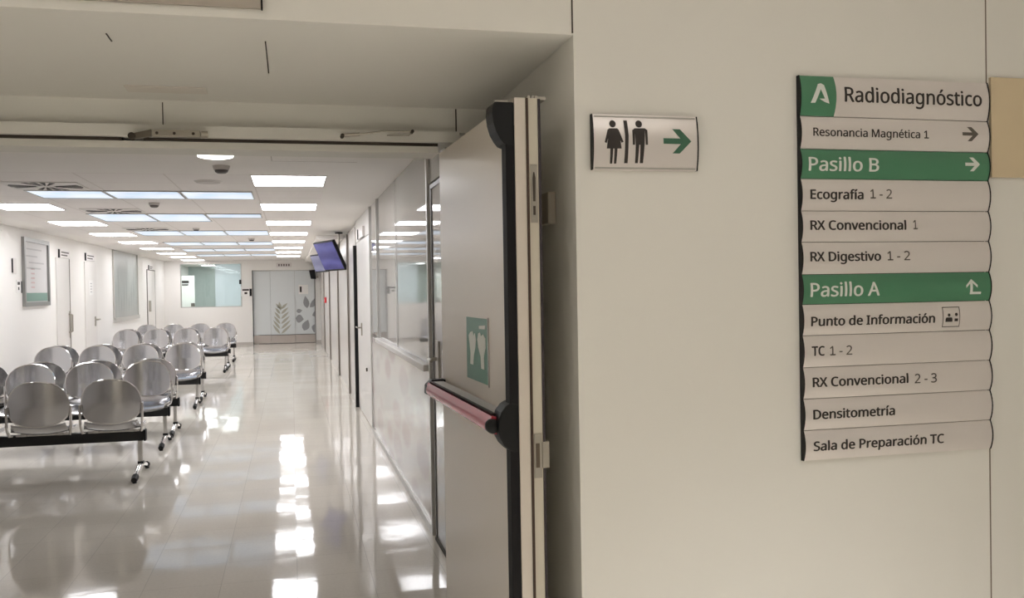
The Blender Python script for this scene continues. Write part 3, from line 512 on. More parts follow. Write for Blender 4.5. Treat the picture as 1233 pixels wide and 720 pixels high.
def poly_on(mb, poly, yfn, th=.0):
    """flat outline laid on the surface, cut into bands so that it follows the curve"""
    bm = bmesh.new()
    bm.faces.new([bm.verts.new((x, z, 0)) for x, z in poly])
    bmesh.ops.triangulate(bm, faces=bm.faces[:])
    z0 = min(q[1] for q in poly); z1 = max(q[1] for q in poly)
    n = max(2, int((z1 - z0) / .006))
    for k in range(1, n):
        bmesh.ops.bisect_plane(bm, geom=bm.verts[:] + bm.edges[:] + bm.faces[:], plane_co=(0, z0 + (z1 - z0) * k / n, 0), plane_no=(0, 1, 0))
    bm.verts.index_update()
    mb.add([(q.co.x, yfn(q.co.y) - th, q.co.y) for q in bm.verts], [tuple(v.index for v in p.verts) for p in bm.faces])
    bm.free()
def circ(cx, cz, r, n=14, rz=None): return [(cx + r * math.cos(2 * PI * k / n), cz + (rz or r) * math.sin(2 * PI * k / n)) for k in range(n)]

# ------------------------------------------------------------------ hallway directory sign (curved aluminium strips)
YS = YF - .014
def SP(x, y): q = atY(x, y, YS); return q.x, q.z
sign = thing('directory_sign', 'tall silver and green directory sign of twelve strips on the front wall', 'sign', (1.68, YF, 1.08))
ybd = [90.3, 139.5, 179, 215, 253.8, 291.6, 330.7, 367, 404.5, 443, 481, 519, 555.5]
SX0 = SP(965.5, 300)[0]; SX1 = SP(1190.5, 300)[0]
SZ = [SP(965.5, y)[1] for y in ybd]
def prof(z0, z1, dep=.011, bul=.010):
    zc, h = (z0 + z1) / 2, (z1 - z0) / 2
    return lambda z: YF - dep - bul * (1 - ((z - zc) / h) ** 2)
def to_local(o):     # children were drawn in world coordinates
    o.matrix_parent_inverse = Matrix.Translation(-o.parent.location) if o.parent and o.parent.type == 'EMPTY' and o.parent.rotation_euler.z == 0 else o.matrix_parent_inverse
    return o
def strip(x0, x1, z0, z1, m, parent, name='strip', out=0., back=None, bowx=0.):
    mb = MB(); n = 10; f = prof(z0, z1); b = YF - .001 if back is None else back
    rows = []
    for k in range(n + 1):
        z = z0 + (z1 - z0) * k / n
        bx = bowx * (1 - ((k / n - .5) * 2) ** 2)
        rows.append([(x0, b, z), (x0, f(z) - out, z), (x1 + bx, f(z) - out, z), (x1 + bx, b, z)])
    v = [q for r in rows for q in r]; fs = []
    for k in range(n):
        for j in range(4): fs.append((k * 4 + j, k * 4 + (j + 1) % 4, (k + 1) * 4 + (j + 1) % 4, (k + 1) * 4 + j))
    fs += [(0, 1, 2, 3), (n * 4 + 3, n * 4 + 2, n * 4 + 1, n * 4)]
    mb.add(v, fs)
    return to_local(mb.build(name, m, parent, True))
ARROW = [(483, 437), (575, 437), (533, 385), (575, 385), (635, 452), (572, 520), (533, 520), (578, 468), (483, 468)]
def arrow_poly(x0, x1, zt, zb):
    return [(x0 + (a - 483) / 152 * (x1 - x0), zt + (b - 385) / 135 * (zb - zt)) for a, b in ARROW]
rows = [
    (SILVER, [('Radiodiagnóstico', 1015.4, 1180, 122.8, 17.5, INK, 'r')], None),
    (SILVER, [('Resonancia Magnética 1', 977.5, 1116.4, 163.8, 9.6, INK, 'r')], ('r', 1156.6, 1176, 153, 170.7, INK2)),
    (GREEN, [('Pasillo B', 972.3, 1056.7, 205.5, 16, WHITEINK, 'r')], ('r', 1160, 1177.7, 189.7, 206.7, WHITEINK)),
    (SILVER, [('Ecografía', 974, 1038, 239.6, 11, INK, 'b'), ('1 - 2', 1046, 1072.3, 239.2, 11, INK2, 'n')], None),
    (SILVER, [('RX Convencional', 974, 1089.3, 276.8, 11, INK, 'b'), ('1', 1097.5, 1103, 276.2, 11, INK2, 'n')], None),
    (SILVER, [('RX Digestivo', 974, 1059, 314.7, 11, INK, 'b'), ('1 - 2', 1066.6, 1094, 313.6, 11, INK2, 'n')], None),
    (GREEN, [('Pasillo A', 974.5, 1057.9, 357.3, 16.3, WHITEINK, 'r')], ('u', 1161, 1179.5, 336, 354, WHITEINK)),
    (SILVER, [('Punto de Información', 975, 1124, 392.6, 11, INK, 'b')], ('i', 1133, 1154, 369.7, 393.3, INK)),
    (SILVER, [('TC', 975.8, 991.5, 428.2, 11, INK, 'b'), ('1 - 2', 997.5, 1024.5, 427.7, 11, INK2, 'n')], None),
    (SILVER, [('RX Convencional', 976.8, 1092, 465.8, 11, INK, 'b'), ('2 - 3', 1099.5, 1126, 461.2, 11, INK2, 'n')], None),
    (SILVER, [('Densitometría', 977.5, 1075.8, 504.5, 11, INK, 'b')], None),
    (SILVER, [('Sala de Preparación TC', 978, 1135, 542.6, 11, INK, 'b')], None)]
to_local(MB().box(SX0 + .004, SX1 - .004, YF - .0012, YF - .0002, SZ[12] + .002, SZ[0] - .002).build('back_plate', DARK, sign))
for i, (m, texts, ic) in enumerate(rows):
    z1, z0 = SZ[i] - .0009, SZ[i + 1] + .0009
    st = strip(SX0, SX1, z0, z1, m, sign, "strip")
    if m is GREEN: st['label'] = 'green strip'
    pf = prof(z0, z1); yf = lambda z, pf=pf: pf(z) - .0008
    inv = Matrix.Translation(-sign.location)
    for (body, xa, xb, yb, cap, im, off) in texts:
        mb = MB(); q0 = SP(xa, yb); 
        x1w = SP(xb, yb)[0]
        text_on(mb, body, q0[0], x1w, q0[1], cap * (SP(xa, yb - 10)[1] - q0[1]) / 10, yf, off)
        o = mb.build('lettering', im, st); o.matrix_parent_inverse = st.matrix_parent_inverse.inverted() @ inv @ st.matrix_parent_inverse if False else Matrix()
    if ic:
        mb = MB(); k, xa, xb, ya, yb, im = ic
        a = SP(xa, ya); b = SP(xb, yb)
        if k == 'r': poly_on(mb, arrow_poly(a[0], b[0], a[1], b[1]), yf)
        elif k == 'u':
            W, H = b[0] - a[0], b[1] - a[1]
            U = lambda u, v: (a[0] + W * u, a[1] + H * v)
            poly_on(mb, [U(.27, .22), U(.44, .22), U(.44, .84), U(1, .84), U(1, 1), U(.27, 1)], yf)
            poly_on(mb, [U(.355, 0), U(.74, .40), U(.74, .58), U(.355, .2), U(0, .58), U(0, .40)], yf, .0008)
        else:
            W, H = b[0] - a[0], b[1] - a[1]
            U = lambda u, v: (a[0] + W * u, a[1] + H * v)
            for (u0, v0, u1, v1) in ((0, 0, 1, .035), (0, .965, 1, 1), (0, 0, .035, 1), (.965, 0, 1, 1)):
                poly_on(mb, [U(u0, v0), U(u1, v0), U(u1, v1), U(u0, v1)], yf)
            c = U(.36, .40); poly_on(mb, circ(c[0], c[1], .0045), yf)
            poly_on(mb, [U(.2, .52), U(.52, .52), U(.56, .60), U(.56, .74), U(.16, .74), U(.16, .60)], yf)
            c = U(.78, .38); poly_on(mb, circ(c[0], c[1], .0048), yf)
            poly_on(mb, [U(.68, .58), U(.88, .58), U(.88, .72), U(.68, .72)], yf)
        mb.build('pictogram' if k == 'i' else 'arrow', im, st)
    if i == 0:
        gx0, gx1 = SX0, SP(1004, 115)[0]
        g = strip(gx0, gx1, z0, z1, GREEN, None, 'logo_block', .0007, YF - .012, .0035); g.parent = st; g.matrix_parent_inverse = Matrix()
        g['label'] = 'green logo block'
        yl = lambda z: pf(z) - .0014
        LP = lambda x, y: SP(950 + x / 4.357, 80 + y / 4.357)
        mb = MB()
        poly_on(mb, [LP(107, 193), LP(146, 94), LP(163, 90), LP(160, 120), LP(131, 193)], yl)
        poly_on(mb, [LP(150, 100), LP(163, 90), LP(178, 100), LP(205, 198), LP(186, 190), LP(180, 172)], yl)
        poly_on(mb, [LP(150, 172), LP(183, 172), LP(205, 198), LP(180, 190)], yl, .0009)
        mb.build('logo_mark', WHITEINK, st)
# black end plates with the scalloped outline of the strips
for nm, xa, xb in (('end_plate', SX0 - .0028, SX0 - .0002), ('end_plate', SX1 + .0002, SX1 + .0026)):
    mb = MB(); pts = [(YF - .0003, SZ[12])]
    for i in range(11, -1, -1):
        z1, z0 = SZ[i], SZ[i + 1]; f = prof(z0, z1)
        for k in range(8):
            z = z0 + (z1 - z0) * k / 8; pts.append((f(z) - .002, z))
    pts += [(YF - .013, SZ[0]), (YF - .0003, SZ[0])]
    n = len(pts)
    # build as quads row by row (the outline is not convex)
    v = []; fs = []
    for (y, z) in pts[1:-1]: v += [(xa, y, z), (xb, y, z), (xb, YF - .0003, z), (xa, YF - .0003, z)]
    for k in range(len(pts) - 3):
        for j in range(4): fs.append((k * 4 + j, k * 4 + (j + 1) % 4, (k + 1) * 4 + (j + 1) % 4, (k + 1) * 4 + j))
    e = (len(pts) - 3) * 4; fs += [(0, 1, 2, 3), (e + 3, e + 2, e + 1, e)]
    to_local(mb.add(v, fs).build(nm, BLACK, sign))

# fix: children of strips are drawn in world coordinates too
for st in sign.children:
    for c in st.children: c.matrix_parent_inverse = Matrix()

# ------------------------------------------------------------------ restroom sign
rs = thing('restroom_sign', 'small silver sign with woman, man and green arrow beside the door recess', 'sign', (.92, YF, 1.88))
def RP(x, y): q = atY(x, y, YF - .014); return q.x, q.z
rx0, rx1 = RP(714, 170)[0], RP(838.5, 170)[0]; rz1, rz0 = RP(775, 138.6)[1], RP(775, 205)[1]
rp = strip(rx0, rx1, rz0, rz1, SILVER, rs, 'panel')
pf2 = prof(rz0, rz1); yr = lambda z: pf2(z) - .0008
def Q(x, y): return RP(690 + x / 4.5, 70 + y / 4.5)
def figure(polys, name, m, heads=()):
    mb = MB()
    for pl in polys: poly_on(mb, [Q(*q) for q in pl], yr)
    for (x, y, r) in heads:
        c = Q(x, y); rr = (Q(x + r, y)[0] - c[0]); poly_on(mb, circ(c[0], c[1], rr, 16, rr * 1.05), yr)
    o = mb.build(name, m, rp); o.matrix_parent_inverse = Matrix(); return o
figure([[(190, 382), (235, 382), (243, 390), (258, 492), (178, 492), (184, 440)], [(183, 388), (196, 382), (192, 410), (177, 462), (166, 458)],
        [(230, 382), (242, 388), (268, 456), (257, 461), (236, 412)], [(197, 490), (213, 490), (211, 572), (198, 572)], [(220, 490), (236, 490), (233, 572), (220, 572)]],
       'woman_pictogram', INK, [(211, 357, 18)])
figure([[(328, 382), (385, 382), (382, 472), (334, 472)], [(316, 392), (330, 382), (330, 472), (318, 472)], [(384, 382), (398, 392), (400, 472), (388, 472)],
        [(334, 470), (353, 470), (349, 570), (334, 570)], [(359, 470), (382, 470), (377, 570), (360, 570)]], 'man_pictogram', INK, [(353, 358, 18)])
figure([[(270, 338), (290, 338), (296, 420), (294, 570), (275, 570), (277, 420)]], 'divider_bar', INK)
mbx = MB(); a0 = Q(483, 385); b0 = Q(635, 520); poly_on(mbx, arrow_poly(a0[0], b0[0], a0[1], b0[1]), yr)
o = mbx.build('arrow', GREENINK, rp); o.matrix_parent_inverse = Matrix()
for xa, xb in ((rx0 - .003, rx0 - .0002), (rx1 + .0002, rx1 + .003)):
    pts = [(YF - .0003, rz0)] + [(pf2(rz0 + (rz1 - rz0) * k / 10) - .002, rz0 + (rz1 - rz0) * k / 10) for k in range(11)] + [(YF - .0003, rz1)]
    to_local(MB().prism(pts, plane_YZ, xa, xb).build('end_plate', BLACK, rs))
for zz in (rz0 + .003, rz1 - .008):
    to_local(MB().box(rx0 + .004, rx1 - .004, pf2(zz + .002) - .0016, pf2(zz + .002) + .002, zz, zz + .004).build('edge_strip', ALU, rs))

# sign above the recess: only its lower edge is in the photograph
us = thing('overhead_sign', 'silver sign above the door recess cut by the top edge', 'sign', (-.6, YF, 2.26))
pz0 = atY(250, 6.6, YF - .012).z; px1 = atY(314, 5, YF - .012).x
strip(-1.15, px1, pz0, pz0 + .15, mat('sign_grey', (176, 168, 158), .4, .2), us, 'panel')
pf3 = prof(pz0, pz0 + .15)
to_local(MB().prism([(YF - .0003, pz0 - .002)] + [(pf3(pz0 + .015 * k) - .002, pz0 + .015 * k - .002) for k in range(11)] + [(YF - .0003, pz0 + .15)], plane_YZ, px1 + .0002, px1 + .004).build('end_plate', BLACK, us))

# pale wooden panel right of the seam
tag(MB().box(1.9905, 3.2, YF - .010, YF - .0003, 1.877, 2.168).build('wood_panel', WOODP, bevel=.001), 'pale tan wooden panel on the wall right of the directory sign', 'wall panel')

# ------------------------------------------------------------------ open fire door leaf
HX, HY, FX, FY = .527, 3.30, .564, 2.30       # hinge and free edge of the visible face
dl = thing('fire_door', 'open cream fire door leaf standing against the recess wall', 'door', (HX, HY, 0), 0)
ang = math.atan2(-(FX - HX), -(FY - HY))      # small swing off the recess wall
LW = math.hypot(FX - HX, FY - HY)
dl.rotation_euler.z = -math.atan2(FX - HX, HY - FY) * -1
# local frame: -y runs from hinge to free edge, +x goes into the leaf
LT = 2.066
MB().box(0, .030, -LW, 0, .008, LT).build('leaf_panel', LEAF, dl, bevel=.001)
MB().box(.0315, .062, -LW - .0, 0, .008, LT).build('leaf_core', EDGE, dl)
MB().box(.0302, .0313, -LW + .004, -.02, .01, LT - .002).build('rebate_gap', DARK, dl)
MB().box(.0300, .0360, -LW - .004, -LW - .0005, .008, LT - .001).build('edge_seal', mat('brown_seal', (66, 48, 38), .6), dl)
MB().box(.0622, .0685, -LW - .003, -LW + .03, .008, LT - .002).build('gasket', GASKET, dl)
# rod cover, top latch, push bar
rc = MB().box(-.024, -.0003, -LW + .002, -LW + .045, .02, LT - .07).build('rod_cover', mat('black_rod_cover', (17, 15, 19), .6, spec=.25), dl, bevel=.002)
tl = []
for k in range(9):
    a = PI * k / 16
    tl.append((-.060 * math.cos(a * .9) , LT - .03 - .09 * math.sin(a) ** 1.3))
poly = [(-.001, LT - .012), (-.050, LT - .012), (-.056, LT - .020), (-.058, LT - .04), (-.055, LT - .065), (-.048, LT - .088), (-.038, LT - .106), (-.028, LT - .118), (-.018, LT - .122), (-.001, LT - .122)]
MB().prism(poly, lambda x, z, y: (x, y, z), -LW + .001, -LW + .075).build('top_latch', BLACK, dl, bevel=.003)
MB().box(-.045, -.01, -LW + .02, -LW + .05, LT - .012, LT - .004).build('latch_bolt', STEEL, dl)
BZ = 1.225
poly = [(-.001, BZ + .055), (-.020, BZ + .058), (-.034, BZ + .050), (-.047, BZ + .034), (-.055, BZ + .010), (-.056, BZ - .012), (-.050, BZ - .034), (-.040, BZ - .052), (-.026, BZ - .066), (-.014, BZ - .071), (-.001, BZ - .07)]
MB().prism(poly, lambda x, z, y: (x, y, z), -LW + .0005, -LW + .07).build('bar_housing', BLACK, dl, bevel=.004)
bar = thing('x', '', ''); bpy.data.objects.remove(bar)
# push bar: grey carrier above, red touch bar in front and below
def bar_sec(pts, y0, y1, name, m, parent, **k):
    return MB().prism(pts, lambda x, z, y: (x, y, z), y0, y1).build(name, m, parent, **k)
ba = bar_sec([(-.066, BZ + .022), (-.072, BZ + .004), (-.074, BZ - .010), (-.066, BZ - .024), (-.052, BZ - .026), (-.048, BZ + .0), (-.054, BZ + .020)], -LW + .03, -.06, 'push_bar', RED, dl, smooth=True)
bar_sec([(-.050, BZ + .026), (-.012, BZ + .026), (-.012, BZ + .018), (-.046, BZ + .018)], -LW + .05, -.07, 'bar_rail', ALU, dl)
bar_sec([(-.062, BZ + .027), (-.051, BZ + .027), (-.048, BZ + .012), (-.058, BZ + .021)], -LW + .05, -.07, 'bar_lip', BLACK, dl)
MB().lathe([(.002, -.004), (.017, 0), (.019, .006), (.019, .02)], (-.064, -LW + .018, BZ - .004), axis='y', n=18).build('bar_end_cap', BLACK, dl, True)
bar_sec([(-.001, BZ + .030), (-.05, BZ + .030), (-.070, BZ + .012), (-.072, BZ - .02), (-.05, BZ - .03), (-.001, BZ - .03)], -.056, -.01, 'hinge_side_bracket', BLACK, dl, bevel=.003)
# hardware let into the free edge
fb = MB().box(.040, .058, -LW - .0022, -LW - .0002, 1.745, 1.895).build('flush_bolt', STEEL, dl)
MB().prism([(.046, 1.80), (.052, 1.80), (.053, 1.86), (.050, 1.875), (.047, 1.875), (.045, 1.86)], lambda x, z, y: (x, y, z), -LW - .0034, -LW - .0023).build('bolt_lever', DARK, fb)
MB().prism([(.046, 1.765), (.052, 1.765), (.052, 1.788), (.046, 1.788)], lambda x, z, y: (x, y, z), -LW - .0034, -LW - .0023).build('bolt_slide', DARK, fb)
lk = MB().box(.0385, .0590, -LW - .0022, -LW - .0002, 1.085, 1.20).build('lock_plate', STEEL, dl)
MB().box(.0425, .0525, -LW - .0034, -LW - .0023, 1.112, 1.175).build('lock_slot', mat('brown_slot', (92, 80, 66), .6), lk)
MB().box(.060, .078, -LW - .004, -LW + .02, 1.110, 1.178).build('strike_lip', STEEL, dl)
mb = MB()
for xx in (.036, .046, .056): mb.box(xx, xx + .006, -LW + .0, -LW + .03, LT, LT + .006)
mb.build('top_seal', STEEL, dl)
MB().box(.060, .085, -LW + .0, -LW + .06, LT - .004, LT + .004).build('top_pivot', STEEL, dl)
# green push pictogram on the leaf
stk = MB().box(-.0012, -.0002, -.685, -.405, 1.295, 1.488).build('pictogram_plate', mat('green_plate', (58, 122, 98), .35), dl)
hands = MB()
def lp(u, v): return (-.405 - .28 * u, 1.488 - .193 * v)       # u to the right, v down
for pl in ([(.16, .42), (.12, .30), (.2, .24), (.32, .22), (.36, .30), (.42, .24), (.46, .34), (.44, .46), (.36, .60), (.32, .76), (.18, .76), (.2, .58)],
           [(.54, .34), (.58, .24), (.66, .22), (.70, .28), (.80, .24), (.90, .30), (.90, .44), (.82, .60), (.84, .78), (.70, .78), (.68, .60), (.58, .46)]):
    hands.prism([lp(*q) for q in pl], lambda y, z, x: (x, y, z), -.0022, -.0013)
hands.build('hand_marks', WHITEINK, stk)
MB().prism([lp(.62, .12), lp(.9, .10), lp(.9, .16), lp(.62, .17)], lambda y, z, x: (x, y, z), -.0022, -.0013).build('small_print', WHITEINK, stk)
MB().box(-.0030, -.0002, -.6925, -.6855, 1.29, 1.492).build('plate_edge', ALU, dl)
# hinges at the far side
for z in (.35, 1.05, 1.85):
    MB().lathe([(.009, -.05), (.009, .05)], (.02, .012, z), n=12).build('hinge', STEEL, dl)

# small box on the recess wall behind the leaf
tag(MB().box(.700, JX - .0004, 2.48, 2.55, 1.755, 1.845).build('door_catch', mat('catch_plastic', (160, 152, 140), .5), bevel=.004),
    'small cream door catch on the recess wall behind the open leaf', 'door catch')

# door selector bracket and closer arm on the door head
sb = thing('door_selector', 'dull steel bracket with three bolts on the middle of the door head', 'bracket', (-.38, YB - .036, 2.11))
MB().box(-.062, .092, -.030, -.0005, -.010, .012).build('channel', STEEL, sb, bevel=.002)
MB().prism([(-.125, -.022), (-.062, -.010), (-.062, .012), (-.118, -.002)], plane_XZ, -.034, -.012).build('angled_arm', mat('dark_steel', (112, 105, 95), .45, .7), sb)
MB().lathe([(.012, -.03), (.012, -.008)], (-.122, -.012, -.012 + .0), axis='y', n=12).build('arm_roller', DARK, sb)
for xx in (-.045, .01, .07): MB().lathe([(.004, -.0335), (.005, -.0302)], (xx, 0, .001), axis='y', n=10).build('bolt', DARK, sb)
MB().lathe([(.011, .0), (.011, .022)], (.094, -.016, .001), axis='x', n=12).build('end_roller', STEEL, sb)
ca = thing('door_closer', 'thin folded steel closer arm on the door head near the leaf', 'door closer', (.25, YB - .036, 2.124))
def hp(x, y): q = atY(x, y, YB - .05); return (q.x - .25, -.014, q.z - 2.124)
MB().tube([hp(412, 163), hp(433, 161.5)], .006, 8).build('arm_block', STEEL, ca)
MB().tube([hp(431, 162), hp(460, 158), hp(496, 158.5)], .003, 8).build('long_arm', STEEL, ca)
MB().lathe([(.007, -.02), (.007, .013)], hp(412, 164), axis='y', n=10).build('pivot', DARK, ca)
MB().lathe([(.006, -.02), (.006, .013)], hp(496, 159), axis='y', n=10).build('pivot', DARK, ca)
MB().tube([hp(496, 160), hp(492, 163), hp(466, 163)], .0025, 8).build('short_arm', STEEL, ca)

# ------------------------------------------------------------------ beam benches
def sup(a, e): return math.copysign(abs(a) ** e, a)
def back_grid(th, inset=0.):
    """shell of a backrest: rounded outline, wrapped forward at the sides. local: x across, z up from .46, front is -y"""
    n, m = 28, 7; v = []; f = []
    W, H0, H1, zc = .232 - inset, .205 - inset, .165 - inset, .655
    def pt(r, a, off):
        c, s = math.cos(a), math.sin(a)
        x = W * r * sup(c, .80); z = (H0 if s > 0 else H1) * r * sup(s, .95 if s > 0 else .72)
        u = x / W; h = z + .17
        y = .235 + .10 * h - .070 * u * u - .012 * max(0, s) * r + off - .03 * (1 - u * u) * 0
        return (x, y, zc + z)
    for off in (0, th):
        base = len(v); v.append(pt(0, 0, off))
        for i in range(1, m + 1):
            for k in range(n): v.append(pt(i / m, 2 * PI * k / n, off))
        for k in range(n): f.append((base, base + 1 + k, base + 1 + (k + 1) % n))
        for i in range(m - 1):
            for k in range(n):
                a = base + 1 + i * n
                f.append((a + k, a + (k + 1) % n, a + n + (k + 1) % n, a + n + k))
    half = len(v) // 2; a = 1 + (m - 1) * n
    for k in range(n): f.append((a + k, a + (k + 1) % n, half + a + (k + 1) % n, half + a + k))
    rim = [pt(1, 2 * PI * k / n, th / 2) for k in range(n)]
    return v, f, rim
def seat_grid():
    nx, ny = 14, 12; v = []; f = []; th = .016
    for off in (0, -th):
        for j in range(ny + 1):
            t = j / ny; y = -.235 + .455 * t
            wf = .232 - .02 * (1 - t) ** 3 - .05 * max(0, t - .8) / .2 * .5
            for i in range(nx + 1):
                u = -1 + 2 * i / nx
                z = .438 + .028 * u * u - .018 * math.sin(PI * t) - .045 * max(0, (.22 - t) / .22) ** 2 + .05 * max(0, (t - .78) / .22) ** 2
                v.append((u * wf, y, z + off))
    N = (nx + 1) * (ny + 1)
    for o in (0, N):
        for j in range(ny):
            for i in range(nx):
                a = o + j * (nx + 1) + i; f.append((a, a + 1, a + nx + 2, a + nx + 1))
    edge = [i for i in range(nx)] 
    for j in (0, ny):
        for i in range(nx):
            a = j * (nx + 1) + i; f.append((a, a + 1, N + a + 1, N + a))
    for i in (0, nx):
        for j in range(ny):
            a = j * (nx + 1) + i; f.append((a, a + nx + 1, N + a + nx + 1, N + a))
    return v, f
def make_bench(loc, rz, label):
    t = thing('beam_bench', label, 'bench', loc, rz, 'steel beam benches of the waiting area')
    offs = (-.84, -.28, .28, .84)
    bm = MB().box(-1.065, 1.065, -.035, .035, .305, .395).build('beam', BLACKM, t, bevel=.006)
    for sx in (-1, 1):
        MB().prism([(-.042 + .0, .300), (.042, .300), (.042, .400), (-.042, .400)], plane_YZ, sx * 1.066, sx * 1.085).build('end_cap', BLACK, bm, bevel=.008)
    bv, bf, rim = back_grid(.014)
    s0 = b0 = r0 = u0 = None
    for x in offs:
        if s0 is None:
            sv, sf = seat_grid()
            s0 = MB().add(sv, sf).build('seat', CHROME, t, True); s0.location.x = x
            b0 = MB().add(bv, bf).build('backrest', CHROME, t, True); b0.location.x = x
            r0 = MB().tube(rim + [rim[0]], .009, 6, False).build('rim', POLISH, b0, True)
            u = MB()
            for sx in (-1, 1):
                u.tube([(sx * .205, .06, .40), (sx * .232, .17, .415), (sx * .243, .195, .47), (sx * .245, .20, .655)], .011, 8)
            u.box(-.215, .215, .05, .09, .396, .412).box(-.16, -.12, -.10, .10, .396, .425).box(.12, .16, -.10, .10, .396, .425)
            u0 = u.build('support_frame', POLISH, t, True); u0.location.x = x
        else:
            for src in (s0, u0):
                c = src.copy(); COL.objects.link(c); c.parent = t; c.location.x = x
            c = b0.copy(); COL.objects.link(c); c.parent = t; c.location.x = x
            d = r0.copy(); COL.objects.link(d); d.parent = c
    for sx in (-1, 1):
        x = sx * 1.035
        lg = MB().box(x - .019, x + .019, -.019, .019, .10, .306).build('leg', POLISH, t, bevel=.004)
        MB().box(x - .024, x + .024, -.024, .024, .098, .125).build('collar', BLACK, lg, bevel=.003)
        ft = MB().tube([(x, -.33, .034), (x, -.26, .050), (x, -.12, .082), (x, 0, .094), (x, .12, .082), (x, .26, .050), (x, .33, .034)], [.020, .022, .024, .025, .024, .022, .020], 10).build('foot', POLISH, t, True)
        for sy in (-1, 1):
            MB().tube([(x, sy * .375, .029), (x, sy * .325, .036), (x, sy * .285, .046)], [.024, .029, .027], 10).build('foot_cap', BLACK, ft, True)
            MB().lathe([(.018, .0), (.018, .014)], (x, sy * .345, 0), n=12).build('glide', BLACK, ft)
    return t
BX = -2.335
b1 = make_bench((BX, 8.52, 0), PI, 'nearest steel beam bench, its plain backs turned to the doorway')
for y, r, lab in ((10.13, 0, 'steel bench facing the doorway, second from the nearest end'),
                  (10.97, PI, 'steel bench facing away, back to back behind the second bench'),
                  (13.45, 0, 'steel bench facing the doorway, front one of the middle pair'),
                  (14.29, PI, 'steel bench facing away, rear one of the middle pair'),
                  (19.10, 0, 'steel bench facing the doorway beside the grey blind window'),
                  (19.94, PI, 'steel bench facing away, back to back beside the grey blind window'),
                  (21.90, 0, 'last steel bench, closest to the far wall')):
    dup(b1, (BX, y, 0), r, lab)

# ------------------------------------------------------------------ left wall fittings
xl = XL + .0005
def wall_box_left(y0, y1, z0, z1, th): return MB().box(xl, xl + th, y0, y1, z0, z1)
pb = thing('notice_board', 'tall framed notice board with poster on the left wall', 'notice board', (XL, 14.56, 1.42))
f = MB(); Y0, Y1, Z0, Z1 = 13.89, 15.25, 1.42, 2.385
to_local(MB().box(xl, xl + .04, Y0, Y0 + .06, Z0, Z1).box(xl, xl + .04, Y1 - .06, Y1, Z0, Z1).box(xl, xl + .04, Y0 + .06, Y1 - .06, Z0, Z0 + .06).box(xl, xl + .04, Y0 + .06, Y1 - .06, Z1 - .06, Z1).build('frame', mat('grey_board_frame', (150, 150, 148), .35, .6), pb))
ps = to_local(MB().box(xl, xl + .012, Y0 + .06, Y1 - .06, Z0 + .06, Z1 - .06).build('poster', mat('poster_paper', (208, 206, 205), .5), pb))
mb = MB()
for k, (zz, a, b) in enumerate(((2.22, .1, .8), (2.12, .05, .6), (2.03, .2, .9), (1.95, .1, .75))): mb.box(xl + .0125, xl + .0135, Y0 + .08 + a * 1.15, Y0 + .08 + b * 1.15, zz, zz + .02)
o = mb.build('print_lines', mat('print_grey', (184, 182, 182), .6), ps); o.matrix_parent_inverse = Matrix()
mb = MB()
for k in range(5): mb.box(xl + .0125, xl + .0135, Y0 + .42, Y0 + .60, 1.68 + .065 * k, 1.70 + .065 * k)
o = mb.build('red_marks', mat('print_rose', (204, 178, 176), .6), ps); o.matrix_parent_inverse = Matrix()
o = MB().box(xl + .0125, xl + .0135, Y0 + .08, Y1 - .08, Z0 + .07, Z0 + .19).build('green_band', mat('print_green', (120, 150, 138), .6), ps); o.matrix_parent_inverse = Matrix()
def leftsign(y0, y1, z0, z1, label, name='door_sign', cat='sign', marks=2):
    t = thing(name, label, cat, (XL, (y0 + y1) / 2, z0))
    p = to_local(MB().box(xl, xl + .02, y0, y1, z0, z1).build('panel', SILVER, t, bevel=.003))
    to_local(MB().box(xl, xl + .022, y0 - .04, y0 - .001, z0 - .003, z1 + .003).build('end_plate', BLACK, t))
    mb = MB(); h = (z1 - z0)
    for k in range(marks): mb.box(xl + .0202, xl + .021, y0 + .08, y1 - .08 - .1 * k, z0 + h * (.60 - .36 * k), z0 + h * (.78 - .36 * k))
    o = mb.build('print_lines', INK2, p); o.matrix_parent_inverse = Matrix()
leftsign(15.98, 16.66, 2.172, 2.30, 'small grey sign above the nearest door on the left wall')
leftsign(17.92, 18.65, 2.186, 2.318, 'small grey sign on the left wall above the white door with lever')
leftsign(25.45, 26.1, 2.185, 2.30, 'small grey sign above the farthest left door')
t = thing('notice_plate', 'thin white wall plate left of the notice board, above the small notice', 'wall plate', (XL, 13.5, 1.87))
to_local(MB().box(xl, xl + .014, 13.44, 13.60, 1.865, 2.075).build('body', WHITEM, t, bevel=.004)); to_local(MB().box(xl, xl + .015, 13.419, 13.4395, 1.88, 2.07).build('end_plate', BLACK, t))
t = thing('notice_sheet', 'small white notice with black marks low left of the notice board', 'notice', (XL, 13.7, 1.61))
nb = to_local(MB().box(xl, xl + .01, 13.60, 13.80, 1.61, 1.79).build('sheet', PAPER, t)); to_local(MB().box(xl, xl + .014, 13.801, 13.84, 1.61, 1.77).build('end_plate', BLACK, t))
mb = MB().box(xl + .0102, xl + .011, 13.64, 13.75, 1.72, 1.76).box(xl + .0102, xl + .011, 13.66, 13.72, 1.65, 1.69)
o = mb.build('print_marks', INK, nb); o.matrix_parent_inverse = Matrix()

